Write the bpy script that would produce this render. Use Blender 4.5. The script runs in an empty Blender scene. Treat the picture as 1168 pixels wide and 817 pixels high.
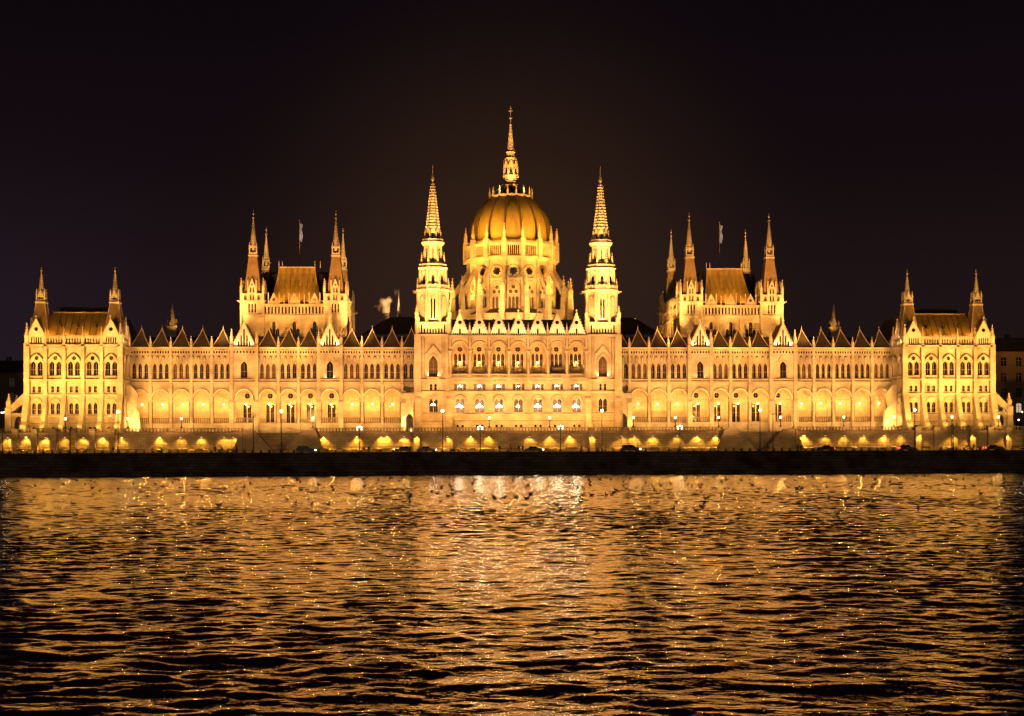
import bpy, math, random
import numpy as np
from mathutils import Matrix, Vector
from mathutils.geometry import tessellate_polygon
random.seed(7)
R = math.radians
scene = bpy.context.scene
COL = scene.collection
PI = math.pi

# ------------------------------------------------------------------ materials
def new_mat(name):
    m = bpy.data.materials.new(name); m.use_nodes = True
    return m, m.node_tree, m.node_tree.nodes['Principled BSDF']

def surf(name, base, var=0.25, rough=0.8, scale=0.35, metal=0.0, streak=0.0, bump=0.0, fine=3.0, spec=0.3):
    """stone / metal / paint: base colour broken up by two noises, optional rain streaks"""
    m, nt, b = new_mat(name)
    tc = nt.nodes.new('ShaderNodeNewGeometry')
    n1 = nt.nodes.new('ShaderNodeTexNoise'); n1.inputs['Scale'].default_value = scale; n1.inputs['Detail'].default_value = 5
    n2 = nt.nodes.new('ShaderNodeTexNoise'); n2.inputs['Scale'].default_value = fine; n2.inputs['Detail'].default_value = 3
    nt.links.new(tc.outputs['Position'], n1.inputs['Vector'])
    mp = nt.nodes.new('ShaderNodeMapping'); mp.inputs['Scale'].default_value = (1, 1, 0.18 if streak else 1)
    nt.links.new(tc.outputs['Position'], mp.inputs['Vector']); nt.links.new(mp.outputs[0], n2.inputs['Vector'])
    ad = nt.nodes.new('ShaderNodeMath'); ad.operation = 'ADD'
    nt.links.new(n1.outputs['Fac'], ad.inputs[0]); nt.links.new(n2.outputs['Fac'], ad.inputs[1])
    cr = nt.nodes.new('ShaderNodeValToRGB')
    cr.color_ramp.elements[0].position = 0.72; cr.color_ramp.elements[1].position = 1.25
    cr.color_ramp.elements[0].position = 0.36; cr.color_ramp.elements[1].position = 0.62
    hf = nt.nodes.new('ShaderNodeMath'); hf.operation = 'MULTIPLY'; hf.inputs[1].default_value = 0.5
    nt.links.new(ad.outputs[0], hf.inputs[0]); nt.links.new(hf.outputs[0], cr.inputs[0])
    lo = [c * (1 - var) for c in base]; hi = [min(1, c * (1 + var * 0.5)) for c in base]
    cr.color_ramp.elements[0].color = (*lo, 1); cr.color_ramp.elements[1].color = (*hi, 1)
    nt.links.new(cr.outputs[0], b.inputs['Base Color'])
    b.inputs['Roughness'].default_value = rough; b.inputs['Metallic'].default_value = metal
    b.inputs['Specular IOR Level'].default_value = spec
    if bump:
        bp = nt.nodes.new('ShaderNodeBump'); bp.inputs['Strength'].default_value = bump; bp.inputs['Distance'].default_value = 0.1
        nt.links.new(n2.outputs['Fac'], bp.inputs['Height']); nt.links.new(bp.outputs[0], b.inputs['Normal'])
    return m

def masonry(name, base, dark, bw=1.6, bh=0.7, mortar=0.05, rough=0.85, var=(.6, 1.15), tone=.72):
    m, nt, b = new_mat(name)
    tc = nt.nodes.new('ShaderNodeNewGeometry')
    sp = nt.nodes.new('ShaderNodeSeparateXYZ'); nt.links.new(tc.outputs['Position'], sp.inputs[0])
    ad = nt.nodes.new('ShaderNodeMath'); ad.operation = 'ADD'
    nt.links.new(sp.outputs['X'], ad.inputs[0]); nt.links.new(sp.outputs['Y'], ad.inputs[1])
    cb = nt.nodes.new('ShaderNodeCombineXYZ'); nt.links.new(ad.outputs[0], cb.inputs['X']); nt.links.new(sp.outputs['Z'], cb.inputs['Y'])
    br = nt.nodes.new('ShaderNodeTexBrick'); br.inputs['Scale'].default_value = 1
    br.inputs['Brick Width'].default_value = bw; br.inputs['Row Height'].default_value = bh
    br.inputs['Mortar Size'].default_value = mortar; br.inputs['Mortar Smooth'].default_value = 0.3
    br.inputs['Color1'].default_value = (*base, 1); br.inputs['Color2'].default_value = (*[c * tone for c in base], 1)
    br.inputs['Mortar'].default_value = (*dark, 1)
    nt.links.new(cb.outputs[0], br.inputs['Vector'])
    n1 = nt.nodes.new('ShaderNodeTexNoise'); n1.inputs['Scale'].default_value = 0.25; n1.inputs['Detail'].default_value = 6
    nt.links.new(tc.outputs['Position'], n1.inputs['Vector'])
    mr = nt.nodes.new('ShaderNodeMapRange'); mr.inputs[1].default_value = .3; mr.inputs[2].default_value = .7
    mr.inputs[3].default_value = var[0]; mr.inputs[4].default_value = var[1]
    nt.links.new(n1.outputs['Fac'], mr.inputs[0])
    mx = nt.nodes.new('ShaderNodeMix'); mx.data_type = 'RGBA'; mx.blend_type = 'MULTIPLY'; mx.inputs[0].default_value = 1
    nt.links.new(br.outputs['Color'], mx.inputs[6]); nt.links.new(mr.outputs[0], mx.inputs[7])
    nt.links.new(mx.outputs[2], b.inputs['Base Color']); b.inputs['Roughness'].default_value = rough
    b.inputs['Specular IOR Level'].default_value = 0.25
    return m

def emit(name, col, strength, rough=0.4):
    m, nt, b = new_mat(name)
    b.inputs['Base Color'].default_value = (*[min(1, c) * .6 for c in col], 1)
    b.inputs['Emission Color'].default_value = (*col, 1); b.inputs['Emission Strength'].default_value = strength
    b.inputs['Roughness'].default_value = rough
    return m

def glassy(name, col, rough=0.12, var=0.5):
    m, nt, b = new_mat(name)
    tc = nt.nodes.new('ShaderNodeNewGeometry')
    n1 = nt.nodes.new('ShaderNodeTexNoise'); n1.inputs['Scale'].default_value = 0.45
    nt.links.new(tc.outputs['Position'], n1.inputs['Vector'])
    cr = nt.nodes.new('ShaderNodeValToRGB')
    cr.color_ramp.elements[0].position = .35; cr.color_ramp.elements[1].position = .7
    cr.color_ramp.elements[0].color = (*[c * (1 - var) for c in col], 1); cr.color_ramp.elements[1].color = (*[c * (1 + var) for c in col], 1)
    nt.links.new(n1.outputs['Fac'], cr.inputs[0]); nt.links.new(cr.outputs[0], b.inputs['Base Color'])
    b.inputs['Roughness'].default_value = rough
    return m

def clear_glass(name):
    m, nt, b = new_mat(name)
    out = nt.nodes['Material Output']
    tr = nt.nodes.new('ShaderNodeBsdfTransparent'); tr.inputs[0].default_value = (.9, .9, .86, 1)
    gl = nt.nodes.new('ShaderNodeBsdfGlossy'); gl.inputs['Roughness'].default_value = .05
    mx = nt.nodes.new('ShaderNodeMixShader'); mx.inputs[0].default_value = .08
    nt.links.new(tr.outputs[0], mx.inputs[1]); nt.links.new(gl.outputs[0], mx.inputs[2]); nt.links.new(mx.outputs[0], out.inputs[0])
    return m

M = {}
M['stone'] = masonry('limestone', (.54, .485, .40), (.40, .35, .28), 1.3, .55, .04, var=(.52, 1.12), tone=.86)
M['stone_d'] = surf('weathered_limestone', (.24, .195, .15), .45, .9, .35, streak=1, fine=2.2)
M['shade_line'] = surf('painted_shade_stone', (.13, .10, .07), .5, .9, .6, fine=3)  # dark strips that paint shadow beside ledges, arches and pilasters
M['stone_w'] = surf('pale_limestone', (.62, .56, .47), .3, .8, .6, fine=3.5)
M['wall_q'] = masonry('quay_ashlar', (.27, .235, .19), (.12, .10, .08), 1.5, .62)
M['wall_d'] = masonry('river_ashlar', (.19, .14, .10), (.05, .04, .03), 2.4, .7, .09, var=(.35, 1.3), tone=.6)
M['gallery'] = surf('gallery_plaster', (.52, .43, .31), .22, .85, .5, fine=1.2)
M['roof'] = surf('dark_roof', (.042, .033, .029), .4, .6, .5, fine=2.5)
M['roof_edge'] = surf('ridge_metal', (.42, .33, .25), .3, .5, .8)
M['roof_b'] = surf('bronze_roof', (.33, .24, .075), .16, .55, .25, fine=1.4, metal=.1)
M['roof_t'] = surf('turret_roof', (.19, .135, .072), .3, .6, .4, fine=2.0)
M['dome'] = surf('dome_copper', (.31, .225, .055), .25, .5, .12, streak=1, fine=.7, metal=.25, spec=.5)
M['rib'] = surf('dome_rib', (.055, .036, .015), .2, .6, .5)
M['glass'] = glassy('dark_window_glass', (.017, .012, .009), .12, .9)
M['glass_r'] = glassy('reddish_window_glass', (.075, .05, .032), rough=.25)
M['frame'] = surf('window_frame', (.22, .17, .12), .2, .6, 1)
M['clear'] = clear_glass('clear_window_glass')
M['iron'] = surf('black_iron', (.025, .022, .02), .3, .5, 2, metal=.4)
M['asphalt'] = surf('asphalt', (.055, .052, .05), .3, .9, .8, fine=6)
M['paving'] = surf('terrace_paving', (.20, .18, .15), .25, .85, .6, fine=4)
M['soil'] = surf('far_ground', (.04, .04, .035), .3, .95, .05)
M['lamp'] = emit('lamp_glass', (1, .72, .38), 7)
M['lamp_w'] = emit('white_lamp_glass', (1, .84, .62), 7)
M['chand'] = emit('chandelier_glow', (1, .84, .62), 130)
M['stair'] = masonry('stair_granite', (.15, .135, .12), (.08, .07, .06), 1.2, .45)
M['roomwall'] = surf('room_wall', (.10, .06, .035), .25, .8, .8)

# ------------------------------------------------------------------ mesh builder
class MB:
    def __init__(s, mats=('stone',)):
        s.v = []; s.f = []; s.m = []; s.mats = list(mats); s.M = Matrix.Identity(4); s.cur = 0
    def mat(s, k):
        if k not in s.mats: s.mats.append(k)
        s.cur = s.mats.index(k); return s
    def add(s, pts, faces):
        o = len(s.v)
        for p in pts: s.v.append(tuple(s.M @ Vector(p)))
        for f in faces: s.f.append(tuple(i + o for i in f)); s.m.append(s.cur)
    def box(s, x0, x1, y0, y1, z0, z1):
        if x0 > x1: x0, x1 = x1, x0
        if y0 > y1: y0, y1 = y1, y0
        s.add([(x0,y0,z0),(x1,y0,z0),(x1,y1,z0),(x0,y1,z0),(x0,y0,z1),(x1,y0,z1),(x1,y1,z1),(x0,y1,z1)],
              [(0,3,2,1),(4,5,6,7),(0,1,5,4),(1,2,6,5),(2,3,7,6),(3,0,4,7)])
    def frus(s, cx, cy, z0, z1, r0, r1, n=4, rot=None, caps=True):
        """n-gon frustum; for n=4 r is the half width"""
        if rot is None: rot = PI / n
        k = 1 / math.cos(PI / n)
        a = [rot + 2 * PI * i / n for i in range(n)]
        r1 = max(r1, 0.001)
        pts = [(cx + r0*k*math.cos(t), cy + r0*k*math.sin(t), z0) for t in a] + [(cx + r1*k*math.cos(t), cy + r1*k*math.sin(t), z1) for t in a]
        fs = [(i, (i+1) % n, n + (i+1) % n, n + i) for i in range(n)]
        if caps: fs += [tuple(range(n-1, -1, -1)), tuple(range(n, 2*n))]
        s.add(pts, fs)
    def lathe(s, cx, cy, prof, n=12, rot=0):
        pts = []; fs = []
        for (r, z) in prof:
            for i in range(n):
                t = rot + 2*PI*i/n; pts.append((cx + r*math.cos(t), cy + r*math.sin(t), z))
        for j in range(len(prof)-1):
            for i in range(n):
                a = j*n + i; b = j*n + (i+1) % n
                fs.append((a, b, b+n, a+n))
        s.add(pts, fs)
    def bar(s, p0, p1, r0, r1=None, n=6):
        r1 = r0 if r1 is None else r1
        p0 = Vector(p0); p1 = Vector(p1); d = (p1-p0).normalized()
        u = d.orthogonal().normalized(); w = d.cross(u)
        pts = []
        for p, r in ((p0, r0), (p1, r1)):
            for i in range(n):
                t = 2*PI*i/n; pts.append(p + (u*math.cos(t) + w*math.sin(t))*r)
        fs = [(i, (i+1) % n, n+(i+1) % n, n+i) for i in range(n)] + [tuple(range(n-1,-1,-1)), tuple(range(n, 2*n))]
        s.add(pts, fs)
    def prism(s, poly, y0, y1):
        """polygon in x,z pushed along y"""
        n = len(poly)
        pts = [(x, y0, z) for x, z in poly] + [(x, y1, z) for x, z in poly]
        s.add(pts, [(i, (i+1) % n, n+(i+1) % n, n+i) for i in range(n)] + [tuple(range(n-1,-1,-1)), tuple(range(n, 2*n))])
    def prismx(s, poly, x0, x1):
        """polygon in y,z pushed along x"""
        n = len(poly)
        pts = [(x0, y, z) for y, z in poly] + [(x1, y, z) for y, z in poly]
        s.add(pts, [(i, (i+1) % n, n+(i+1) % n, n+i) for i in range(n)] + [tuple(range(n-1,-1,-1)), tuple(range(n, 2*n))])
    def plate(s, outer, holes, y0, y1, back=False, sides=True):
        """wall with real openings: front at y0, reveals back to y1"""
        loops = [outer] + holes
        flat = [p for l in loops for p in l]
        tris = tessellate_polygon([[Vector((x, z, 0)) for x, z in l] for l in loops])
        s.add([(x, y0, z) for x, z in flat], [tuple(t) for t in tris])
        if back: s.add([(x, y1, z) for x, z in flat], [tuple(t) for t in tris])
        for k, l in enumerate(loops):
            if k == 0 and not sides: continue
            n = len(l)
            s.add([(x, y0, z) for x, z in l] + [(x, y1, z) for x, z in l], [(i, (i+1) % n, n+(i+1) % n, n+i) for i in range(n)])
    def ball(s, c, r, n=8, sz=1.0):
        prof = [(max(.001, r*math.sin(PI*k/6)), c[2] + r*sz*math.cos(PI*k/6)) for k in range(7)]
        s.lathe(c[0], c[1], prof, n)
    def mesh(s, name, smooth=False):
        me = bpy.data.meshes.new(name)
        me.from_pydata(s.v, [], s.f)
        for k in s.mats: me.materials.append(M[k])
        me.polygons.foreach_set('material_index', s.m)
        if smooth: me.polygons.foreach_set('use_smooth', [True]*len(s.f))
        me.update(); return me
    def build(s, name, parent=None, loc=(0,0,0), rz=0, smooth=False):
        o = bpy.data.objects.new(name, s.mesh(name, smooth)); COL.objects.link(o)
        o.location = loc; o.rotation_euler = (0, 0, rz)
        if parent: o.parent = parent
        return o

def place(name, mesh, parent, loc, rz=0, sc=1):
    o = bpy.data.objects.new(name, mesh); COL.objects.link(o)
    o.parent = parent; o.location = loc; o.rotation_euler = (0, 0, rz)
    if sc != 1: o.scale = (sc, sc, sc) if not isinstance(sc, tuple) else sc
    return o
def empty(name, loc=(0,0,0), rz=0):
    o = bpy.data.objects.new(name, None); COL.objects.link(o); o.location = loc; o.rotation_euler = (0,0,rz)
    o.empty_display_size = .5
    return o
def tag(o, label, cat, group=None, kind=None):
    if label: o['label'] = label
    if cat: o['category'] = cat
    if group: o['group'] = group
    if kind: o['kind'] = kind
    return o
def copy_tree(o, parent=None):
    c = o.copy(); COL.objects.link(c)
    if parent: c.parent = parent
    for ch in o.children: copy_tree(ch, c)
    return c
ORD = ['first','second','third','fourth','fifth','sixth','seventh','eighth','ninth','tenth','eleventh','twelfth','thirteenth','fourteenth','fifteenth','sixteenth']

# ------------------------------------------------------------------ openings
def arch(cx, z0, w, zs, za, n=5, pointed=True):
    h = w/2; pts = [(cx-h, z0), (cx+h, z0)]
    if za <= zs: return pts + [(cx+h, zs), (cx-h, zs)]
    rs = []
    for i in range(n+1):
        u = i/n
        if pointed and w < 4: x = h*(1-u**1.9); z = zs+(za-zs)*u
        elif pointed: x = h*math.cos(u*PI/2)**.9; z = zs+(za-zs)*(.93*math.sin(u*PI/2)+.07*u)
        else: x = h*math.cos(u*PI/2); z = zs+(za-zs)*math.sin(u*PI/2)
        rs.append((x, z))
    pts += [(cx+x, z) for x, z in rs]
    pts += [(cx-x, z) for x, z in reversed(rs[:-1])]
    return pts
def circ(cx, cz, r, n=12, star=None):
    out = []
    for i in range(n):
        t = 2*PI*(i+.5)/n; rr = r if not star else (r if i % 2 else r*star)
        out.append((cx+rr*math.cos(t), cz+rr*math.sin(t)))
    return out
# a window spec: lancets (dx,z0,w,zs,za) and circles (dx,z,r)
def holes(spec, cx=0):
    return [arch(cx+a[0], *a[1:]) for a in spec['l']] + [circ(cx+c[0], c[1], c[2]) for c in spec.get('c', [])]
_wm = {}
def win_mesh(key, spec, pane='glass', bars=1):
    if (key, pane) in _wm: return _wm[(key, pane)]
    zb = spec['l'][0][1] if spec['l'] else spec['c'][0][1]
    m = MB(['frame', pane])
    for dx, z0, w, zs, za in spec['l']:
        m.mat(pane); m.plate(arch(dx, z0-zb-.03, w+.06, zs-zb, za-zb+.03), [], .06, .1)
        m.mat('frame')
        if w > .7 and bars: m.box(dx-.035, dx+.035, 0, .05, z0-zb, (zs+za)/2-zb)
        m.box(dx-w/2, dx+w/2, 0, .05, z0-zb, z0-zb+.12)
        if zs-z0 > 1.5: m.box(dx-w/2, dx+w/2, 0, .05, z0-zb+(zs-z0)*.52, z0-zb+(zs-z0)*.52+.11)
    for dx, z, r in spec.get('c', []):
        m.mat(pane); m.plate(circ(dx, z-zb, r+.03), [], .06, .1)
        m.mat('frame'); m.box(dx-.04, dx+.04, 0, .05, z-zb-r*.95, z-zb+r*.95); m.box(dx-r*.95, dx+r*.95, 0, .045, z-zb-.04, z-zb+.04)
    _wm[(key, pane)] = m.mesh(key); return _wm[(key, pane)]
def put_win(name, key, spec, parent, cx, y, rec=.35, pane='glass', F=None):
    zb = spec['l'][0][1] if spec['l'] else spec['c'][0][1]
    me = win_mesh(key, spec, pane)
    p = Vector((cx, y+rec, zb)); rz = 0
    if F is not None:
        p = F @ p; rz = F.to_euler().z
    return place(name, me, parent, p, rz)
def hood(m, cx, w, zs, za, y, t=.25, d=.22, leg=0, pointed=True):
    """raised moulding round an arch head"""
    o = arch(cx, zs-leg, w+2*t, zs, za+t, 7, pointed); i = arch(cx, zs-leg, w, zs, za, 7, pointed)
    # ring as strip of quads
    pts = []; fs = []
    A = o[1:]+[o[0]]; B = i[1:]+[i[0]]
    A = o[1:] ; B = i[1:]
    A.append(o[0]); B.append(i[0])
    n = len(A)
    for (a, b) in zip(A, B):
        pts += [(a[0], y-d, a[1]), (b[0], y-d, b[1]), (a[0], y, a[1]), (b[0], y, b[1])]
    for k in range(n-1):
        q = 4*k
        fs += [(q, q+1, q+5, q+4), (q, q+4, q+6, q+2), (q+1, q+3, q+7, q+5)]
    m.add(pts, fs)
def pinnacle(h, w, crockets=True, mats='stone'):
    m = MB([mats])
    m.box(-w*.5, w*.5, -w*.5, w*.5, 0, h*.34)
    m.box(-w*.62, w*.62, -w*.62, w*.62, h*.34, h*.38)
    for a in range(4):
        m.M = Matrix.Rotation(a*PI/2, 4, 'Z')
        m.prism([(-w*.42, h*.38), (w*.42, h*.38), (0, h*.52)], -w*.56, -w*.36)
    m.M = Matrix.Identity(4)
    m.frus(0, 0, h*.38, h*.93, w*.38, w*.05, 4)
    if crockets:
        for k in range(3):
            z = h*(.48+.13*k); r = w*(.38-.33*(z/h-.38)/.55)+.07
            m.frus(0, 0, z, z+h*.035, r, r, 4, rot=0)
    m.frus(0, 0, h*.9, h*.95, w*.16, w*.16, 4); m.frus(0, 0, h*.95, h, w*.06, 0, 4)
    return m
def gable_crest(m, cx, z0, hw, zt, y0, y1, n=7, s=.16):
    for sg in (-1, 1):
        for k in range(n):
            u = (k+.5)/n; x = cx+sg*hw*(1-u); z = z0+(zt-z0)*u
            m.box(x-s, x+s, y0, y1, z-s*.3, z+s*1.5)
    m.box(cx-.1, cx+.1, y0, y1, zt, zt+.9); m.box(cx-.28, cx+.28, y0+.01, y1-.01, zt+.45, zt+.65)
def corbels(m, x0, x1, y, z, pitch=.8, w=.4, h=.6, d=.35):
    n = max(1, int((x1-x0)/pitch)); p = (x1-x0)/n
    for k in range(n):
        c = x0+p*(k+.5); m.box(c-w/2, c+w/2, y-d, y, z-h, z)
def balus(x0, x1, h=1.05, pitch=.55, w=.2, t=.3, mat='stone_d'):
    m = MB([mat]); L = x1-x0
    m.box(x0, x1, -t/2, t/2, 0, .16); m.box(x0, x1, -t/2-.04, t/2+.04, h-.2, h)
    n = max(1, int(L/pitch)); p = L/n
    for k in range(n): c = x0+p*(k+.5); m.box(c-w/2, c+w/2, -t/3, t/3, .16, h-.2)
    return m

# ------------------------------------------------------------------ lights
WARM = (1.0, .46, .11); PALE = (1.0, .50, .15); PINK = (1.0, .45, .155); WHITE = (1.0, .66, .38); GOLD = (1.0, .43, .06)
AMB = (1.0, .44, .09); LG = 2.6
def warm(c): return (c[0], c[1]*.91, c[2]*.67)
def spot(loc, tgt, P, ang=80, blend=.6, col=WARM, r=.25):
    d = bpy.data.lights.new('flood_light', 'SPOT'); d.energy = P*LG; d.color = warm(col); d.spot_size = R(ang); d.spot_blend = blend; d.shadow_soft_size = r
    o = bpy.data.objects.new('flood_light', d); COL.objects.link(o); o.location = loc
    o.rotation_euler = (Vector(tgt)-Vector(loc)).to_track_quat('-Z', 'Y').to_euler(); return o
def point(loc, P, col=WARM, r=.15):
    d = bpy.data.lights.new('lamp_light', 'POINT'); d.energy = P*LG; d.color = warm(col); d.shadow_soft_size = r
    o = bpy.data.objects.new('lamp_light', d); COL.objects.link(o); o.location = loc; return o
# ================================================================== THE PARLIAMENT
BLD = tag(empty('parliament_building', (0, 0, 10.5)), 'long floodlit gothic parliament with a central ribbed dome and many spires', 'building')
class _Off: pass
# children are placed in world numbers: an inner shift undoes the root's height
def bpart(mb, name, smooth=False):
    o = mb.build(name, BLD, (0, 0, -10.5), 0, smooth); return o
PIN = {}
def pin(name, parent, x, y, z, h, w, mats='stone'):
    k = (round(h, 1), round(w, 2), mats)
    if k not in PIN: PIN[k] = pinnacle(h, w, True, mats).mesh('pinnacle')
    return place(name, PIN[k], parent, (x, y, z))

GROUND = 10.5
YW = 11.0
# ---------------------------------------------------------------- wings
S_TRI = {'l': [(-1.62, 25.5, .98, 28.7, 29.7), (0, 25.5, .98, 28.7, 29.7), (1.62, 25.5, .98, 28.7, 29.7)]}
S_BAYW = {'l': [(0, 25.6, 1.75, 28.9, 30.2)]}
S_GAL = {'l': [(-.62, 13.5, .9, 18.4, 18.5), (.62, 13.5, .9, 18.4, 18.5)], 'c': [(0, 20.9, .75)]}
S_DOOR = {'l': [(-.62, 13.3, .95, 18.5, 18.5), (.62, 13.3, .95, 18.5, 18.5)], 'c': [(0, 20.9, .75)]}
BND = [26.3, 31.5, 37.0, 42.5, 48.15, 54.25, 59.85, 65.3, 71.1, 77.9, 83.4, 88.95, 94.5, 100.0, 105.6]
PROJ = (4, 8)
def wing(s):
    w = MB(['stone']); bays = []
    for i in range(14):
        a, b = sorted((s*BND[i], s*BND[i+1])); c = (a+b)/2; pj = i in PROJ
        y = YW-(1.3 if pj else 0); bays.append((i, a, b, c, y, pj))
        w.mat('stone')
        spec = S_BAYW if pj else S_TRI
        w.plate([(a, 23.4), (b, 23.4), (b, 34.0), (a, 34.0)], holes(spec, c), y, y+.7, sides=pj)
        hw = 4.85 if not pj else 4.6
        w.plate([(a, GROUND), (b, GROUND), (b, 23.4), (a, 23.4)], [arch(c, 13.3, hw, 19.3, 22.4, 9)], y, y+.9, back=True, sides=pj)
        w.mat('stone_w'); hood(w, c, hw, 19.3, 22.4, y, .3, .5, 0); w.mat('shade_line'); hood(w, c, hw+.6, 19.3, 22.7, y, .14, .05, 0); w.mat('stone')
        # string courses, cornice and corbel frieze
        e = .02*(i % 2)
        w.mat('shade_line'); w.box(a, b, y-.42-e, y, 24.55, 24.95); w.mat('stone')
        w.box(a, b, y-.5-e, y, 24.95, 25.25); w.box(a, b, y-.16-e, y, 19.45, 19.62)
        w.box(a, b, y-.3-e, y, 12.9, 13.25)
        w.box(a, b, y-.62-e, y, 33.55, 34.1); corbels(w, a+.3, b-.3, y, 33.54, .82, .3, .24, .5)
        w.box(a, b, y-.2-e, y, 31.9, 32.1)
        nf = 7; w.plate([(a+.3, 32.15), (b-.3, 32.15), (b-.3, 33.3), (a+.3, 33.3)], [arch(a+.3+(j+.5)*(b-a-.6)/nf, 32.4, .42, 32.85, 33.1, 2) for j in range(nf)], y-.34, y-.02)
        w.mat('glass'); w.box(a+.35, b-.35, y-.04, y-.005, 32.3, 33.2); w.mat('stone')  # dark backing stands in for shade inside the frieze openings
        if not pj:
            for dx in (-1.62, 0, 1.62):      # ogee hoods with little finials
                hood(w, c+dx, 1.0, 28.8, 29.8, y, .18, .26, 0)
                for sg in (-1, 1):
                    w.prism([(c+dx+sg*.78, 29.4), (c+dx+sg*.6, 29.4), (c+dx, 30.75), (c+dx, 31.2)], y-.38, y)
                w.box(c+dx-.12, c+dx+.12, y-.4, y, 31.0, 31.9)
            for dx in (-.81, .81, -2.43, 2.43):
                w.box(c+dx-.11, c+dx+.11, y-.3, y, 25.3, 30.3)
                w.box(c+dx-.2, c+dx+.2, y-.5, y, 30.0, 31.3); w.mat('shade_line'); w.box(c+dx-.36, c+dx+.36, y-.04, y-.003, 30.9, 31.8); w.mat('stone')
        else:
            hood(w, c, 1.9, 28.9, 30.4, y, .28, .3, 3.2)
            for sg in (-1, 1): w.prism([(c+sg*1.7, 29.8), (c+sg*1.25, 29.8), (c, 31.7), (c, 32.5)], y-.4, y)
            w.box(c-1.4, c+1.4, y-.7, y, 25.0, 25.3)
            for xx in (a, b):
                w.box(xx-.45, xx+.45, y-.45, y+1.3, GROUND, 34.6)
                w.box(xx-.6, xx+.6, y-.75, y, GROUND, 19.0); w.prismx([(y-.75, 19.0), (y, 19.0), (y, 20.5)], xx-.6, xx+.6)
                w.box(xx-.55, xx+.55, y-.6, y, 23.6, 24.6)
    # pilasters between the ordinary bays
    for i in range(1, 14):
        if i in (4, 5, 8, 9): continue
        x = s*BND[i]
        w.mat('shade_line'); w.box(x-.52, x+.52, YW-.03, YW-.002, 25.3, 31.9); w.box(x-.62, x+.62, YW-.03, YW-.002, 13.3, 23.4); w.mat('stone'); w.box(x-.3, x+.3, YW-.6, YW, 23.4, 34.5); w.box(x-.45, x+.45, YW-.85, YW, 19.2, 23.9); w.box(x-.42, x+.42, YW-.9, YW, 27.3, 27.8)
        w.frus(x, YW-.25, GROUND, 19.2, .42, .36, 8); w.frus(x, YW-.25, 18.7, 19.4, .38, .6, 8); w.box(x-.55, x+.55, YW-.8, YW, GROUND, 13.2)
        w.prism([(x-.25, 31.2), (x+.25, 31.2), (x, 32.2)], YW-.7, YW-.42)
    W = bpart(w, 'river_wing')
    # gallery behind the arches
    g = MB(['gallery']); x0, x1 = sorted((s*26.3, s*105.6)); yb = YW+5.2
    g.box(x0, x1, YW+.91, yb+2, 12.6, 13.2)
    g.mat('gallery')
    for (i, a, b, c, y, pj) in bays:
        sp = None
        if 4 <= i <= 8: sp = S_DOOR if i == 6 else S_GAL
        g.plate([(a, 13.2), (b, 13.2), (b, 23.2), (a, 23.2)], holes(sp, c) if sp else [], yb, yb+.5, sides=False)
        g.box(a-.25, a+.25, yb-.3, yb, 13.2, 23.2)
        for k in range(8):   # groined ceiling as a shallow barrel per bay
            u0, u1 = k/8, (k+1)/8; X0 = a+(b-a)*u0; X1 = a+(b-a)*u1
            Z0 = 20.6+2.4*math.sin(PI*u0); Z1 = 20.6+2.4*math.sin(PI*u1)
            g.add([(X0, YW+.9, Z0), (X1, YW+.9, Z1), (X1, yb, Z1), (X0, yb, Z0)], [(0, 1, 2, 3)])
    G = bpart(g, 'arcade_gallery')
    for (i, a, b, c, y, pj) in bays:
        if 4 <= i <= 8: put_win('gallery_door' if i == 6 else 'gallery_window', 'gdoor' if i == 6 else 'gwin', S_DOOR if i == 6 else S_GAL, G, c, yb, .2)
        bm = balus(-2.3, 2.3, 1.55, .5, .26, .3, 'stone_d').mesh('balustrade') if 'bal' not in PIN else PIN['bal']
        PIN['bal'] = bm
        if i not in (5, 6, 7): place('balustrade', bm, G, (c, YW+.62+(-1.3 if pj else 0), 13.2))
        if pj: put_win('bay_window', 'bayw', S_BAYW, W, c, y, .45, 'glass')
        else: put_win('triple_window', 'tri', S_TRI, W, c, y, .45, 'glass_r' if (i*7+s) % 4 == 0 else 'glass')
    # roof: main slope and one pyramid per bay
    r = MB(['roof'])
    r.prismx([(YW+.3, 34.1), (YW+14, 34.1), (YW+14, 36.6), (YW+6.5, 37.4), (YW+1.4, 34.5)], x0, x1)
    RF = bpart(r, 'wing_roof')
    if 'pyr' not in PIN:
        q = MB(['roof']); hx, hy, h = 2.55, 2.6, 5.3
        N = 6
        def P(u, sx, sy): # slightly bell-cast pyramid
            k = (1-u)**1.12; return (sx*hx*k, sy*hy*k, h*u)
        cs = [(-1,-1),(1,-1),(1,1),(-1,1)]
        for j in range(N):
            for k in range(4):
                a0, a1 = cs[k], cs[(k+1) % 4]
                q.add([P(j/N, *a0), P(j/N, *a1), P((j+1)/N, *a1), P((j+1)/N, *a0)], [(0, 1, 2, 3)])
        q.mat('roof_edge')
        for k in range(4):
            for j in range(N):
                q.bar(P(j/N, *cs[k]), P((j+1)/N, *cs[k]), .12, .12, 4)
        q.frus(0, 0, h-.1, h+.9, .1, .02, 6)
        PIN['pyr'] = q.mesh('pyramid_roof')
    for (i, a, b, c, y, pj) in bays:
        if not pj: place('pyramid_roof', PIN['pyr'], RF, (c, YW+2.4, 34.12))
    for i in range(0, 15):
        if i in PROJ or i-1 in PROJ: pin('pinnacle', W, s*BND[i], YW-1.0, 34.6, 4.6, .8)
        elif i not in (0, 14): pin('pinnacle', W, s*BND[i], YW-.1, 34.1, 3.1, .62, 'stone')
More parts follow.
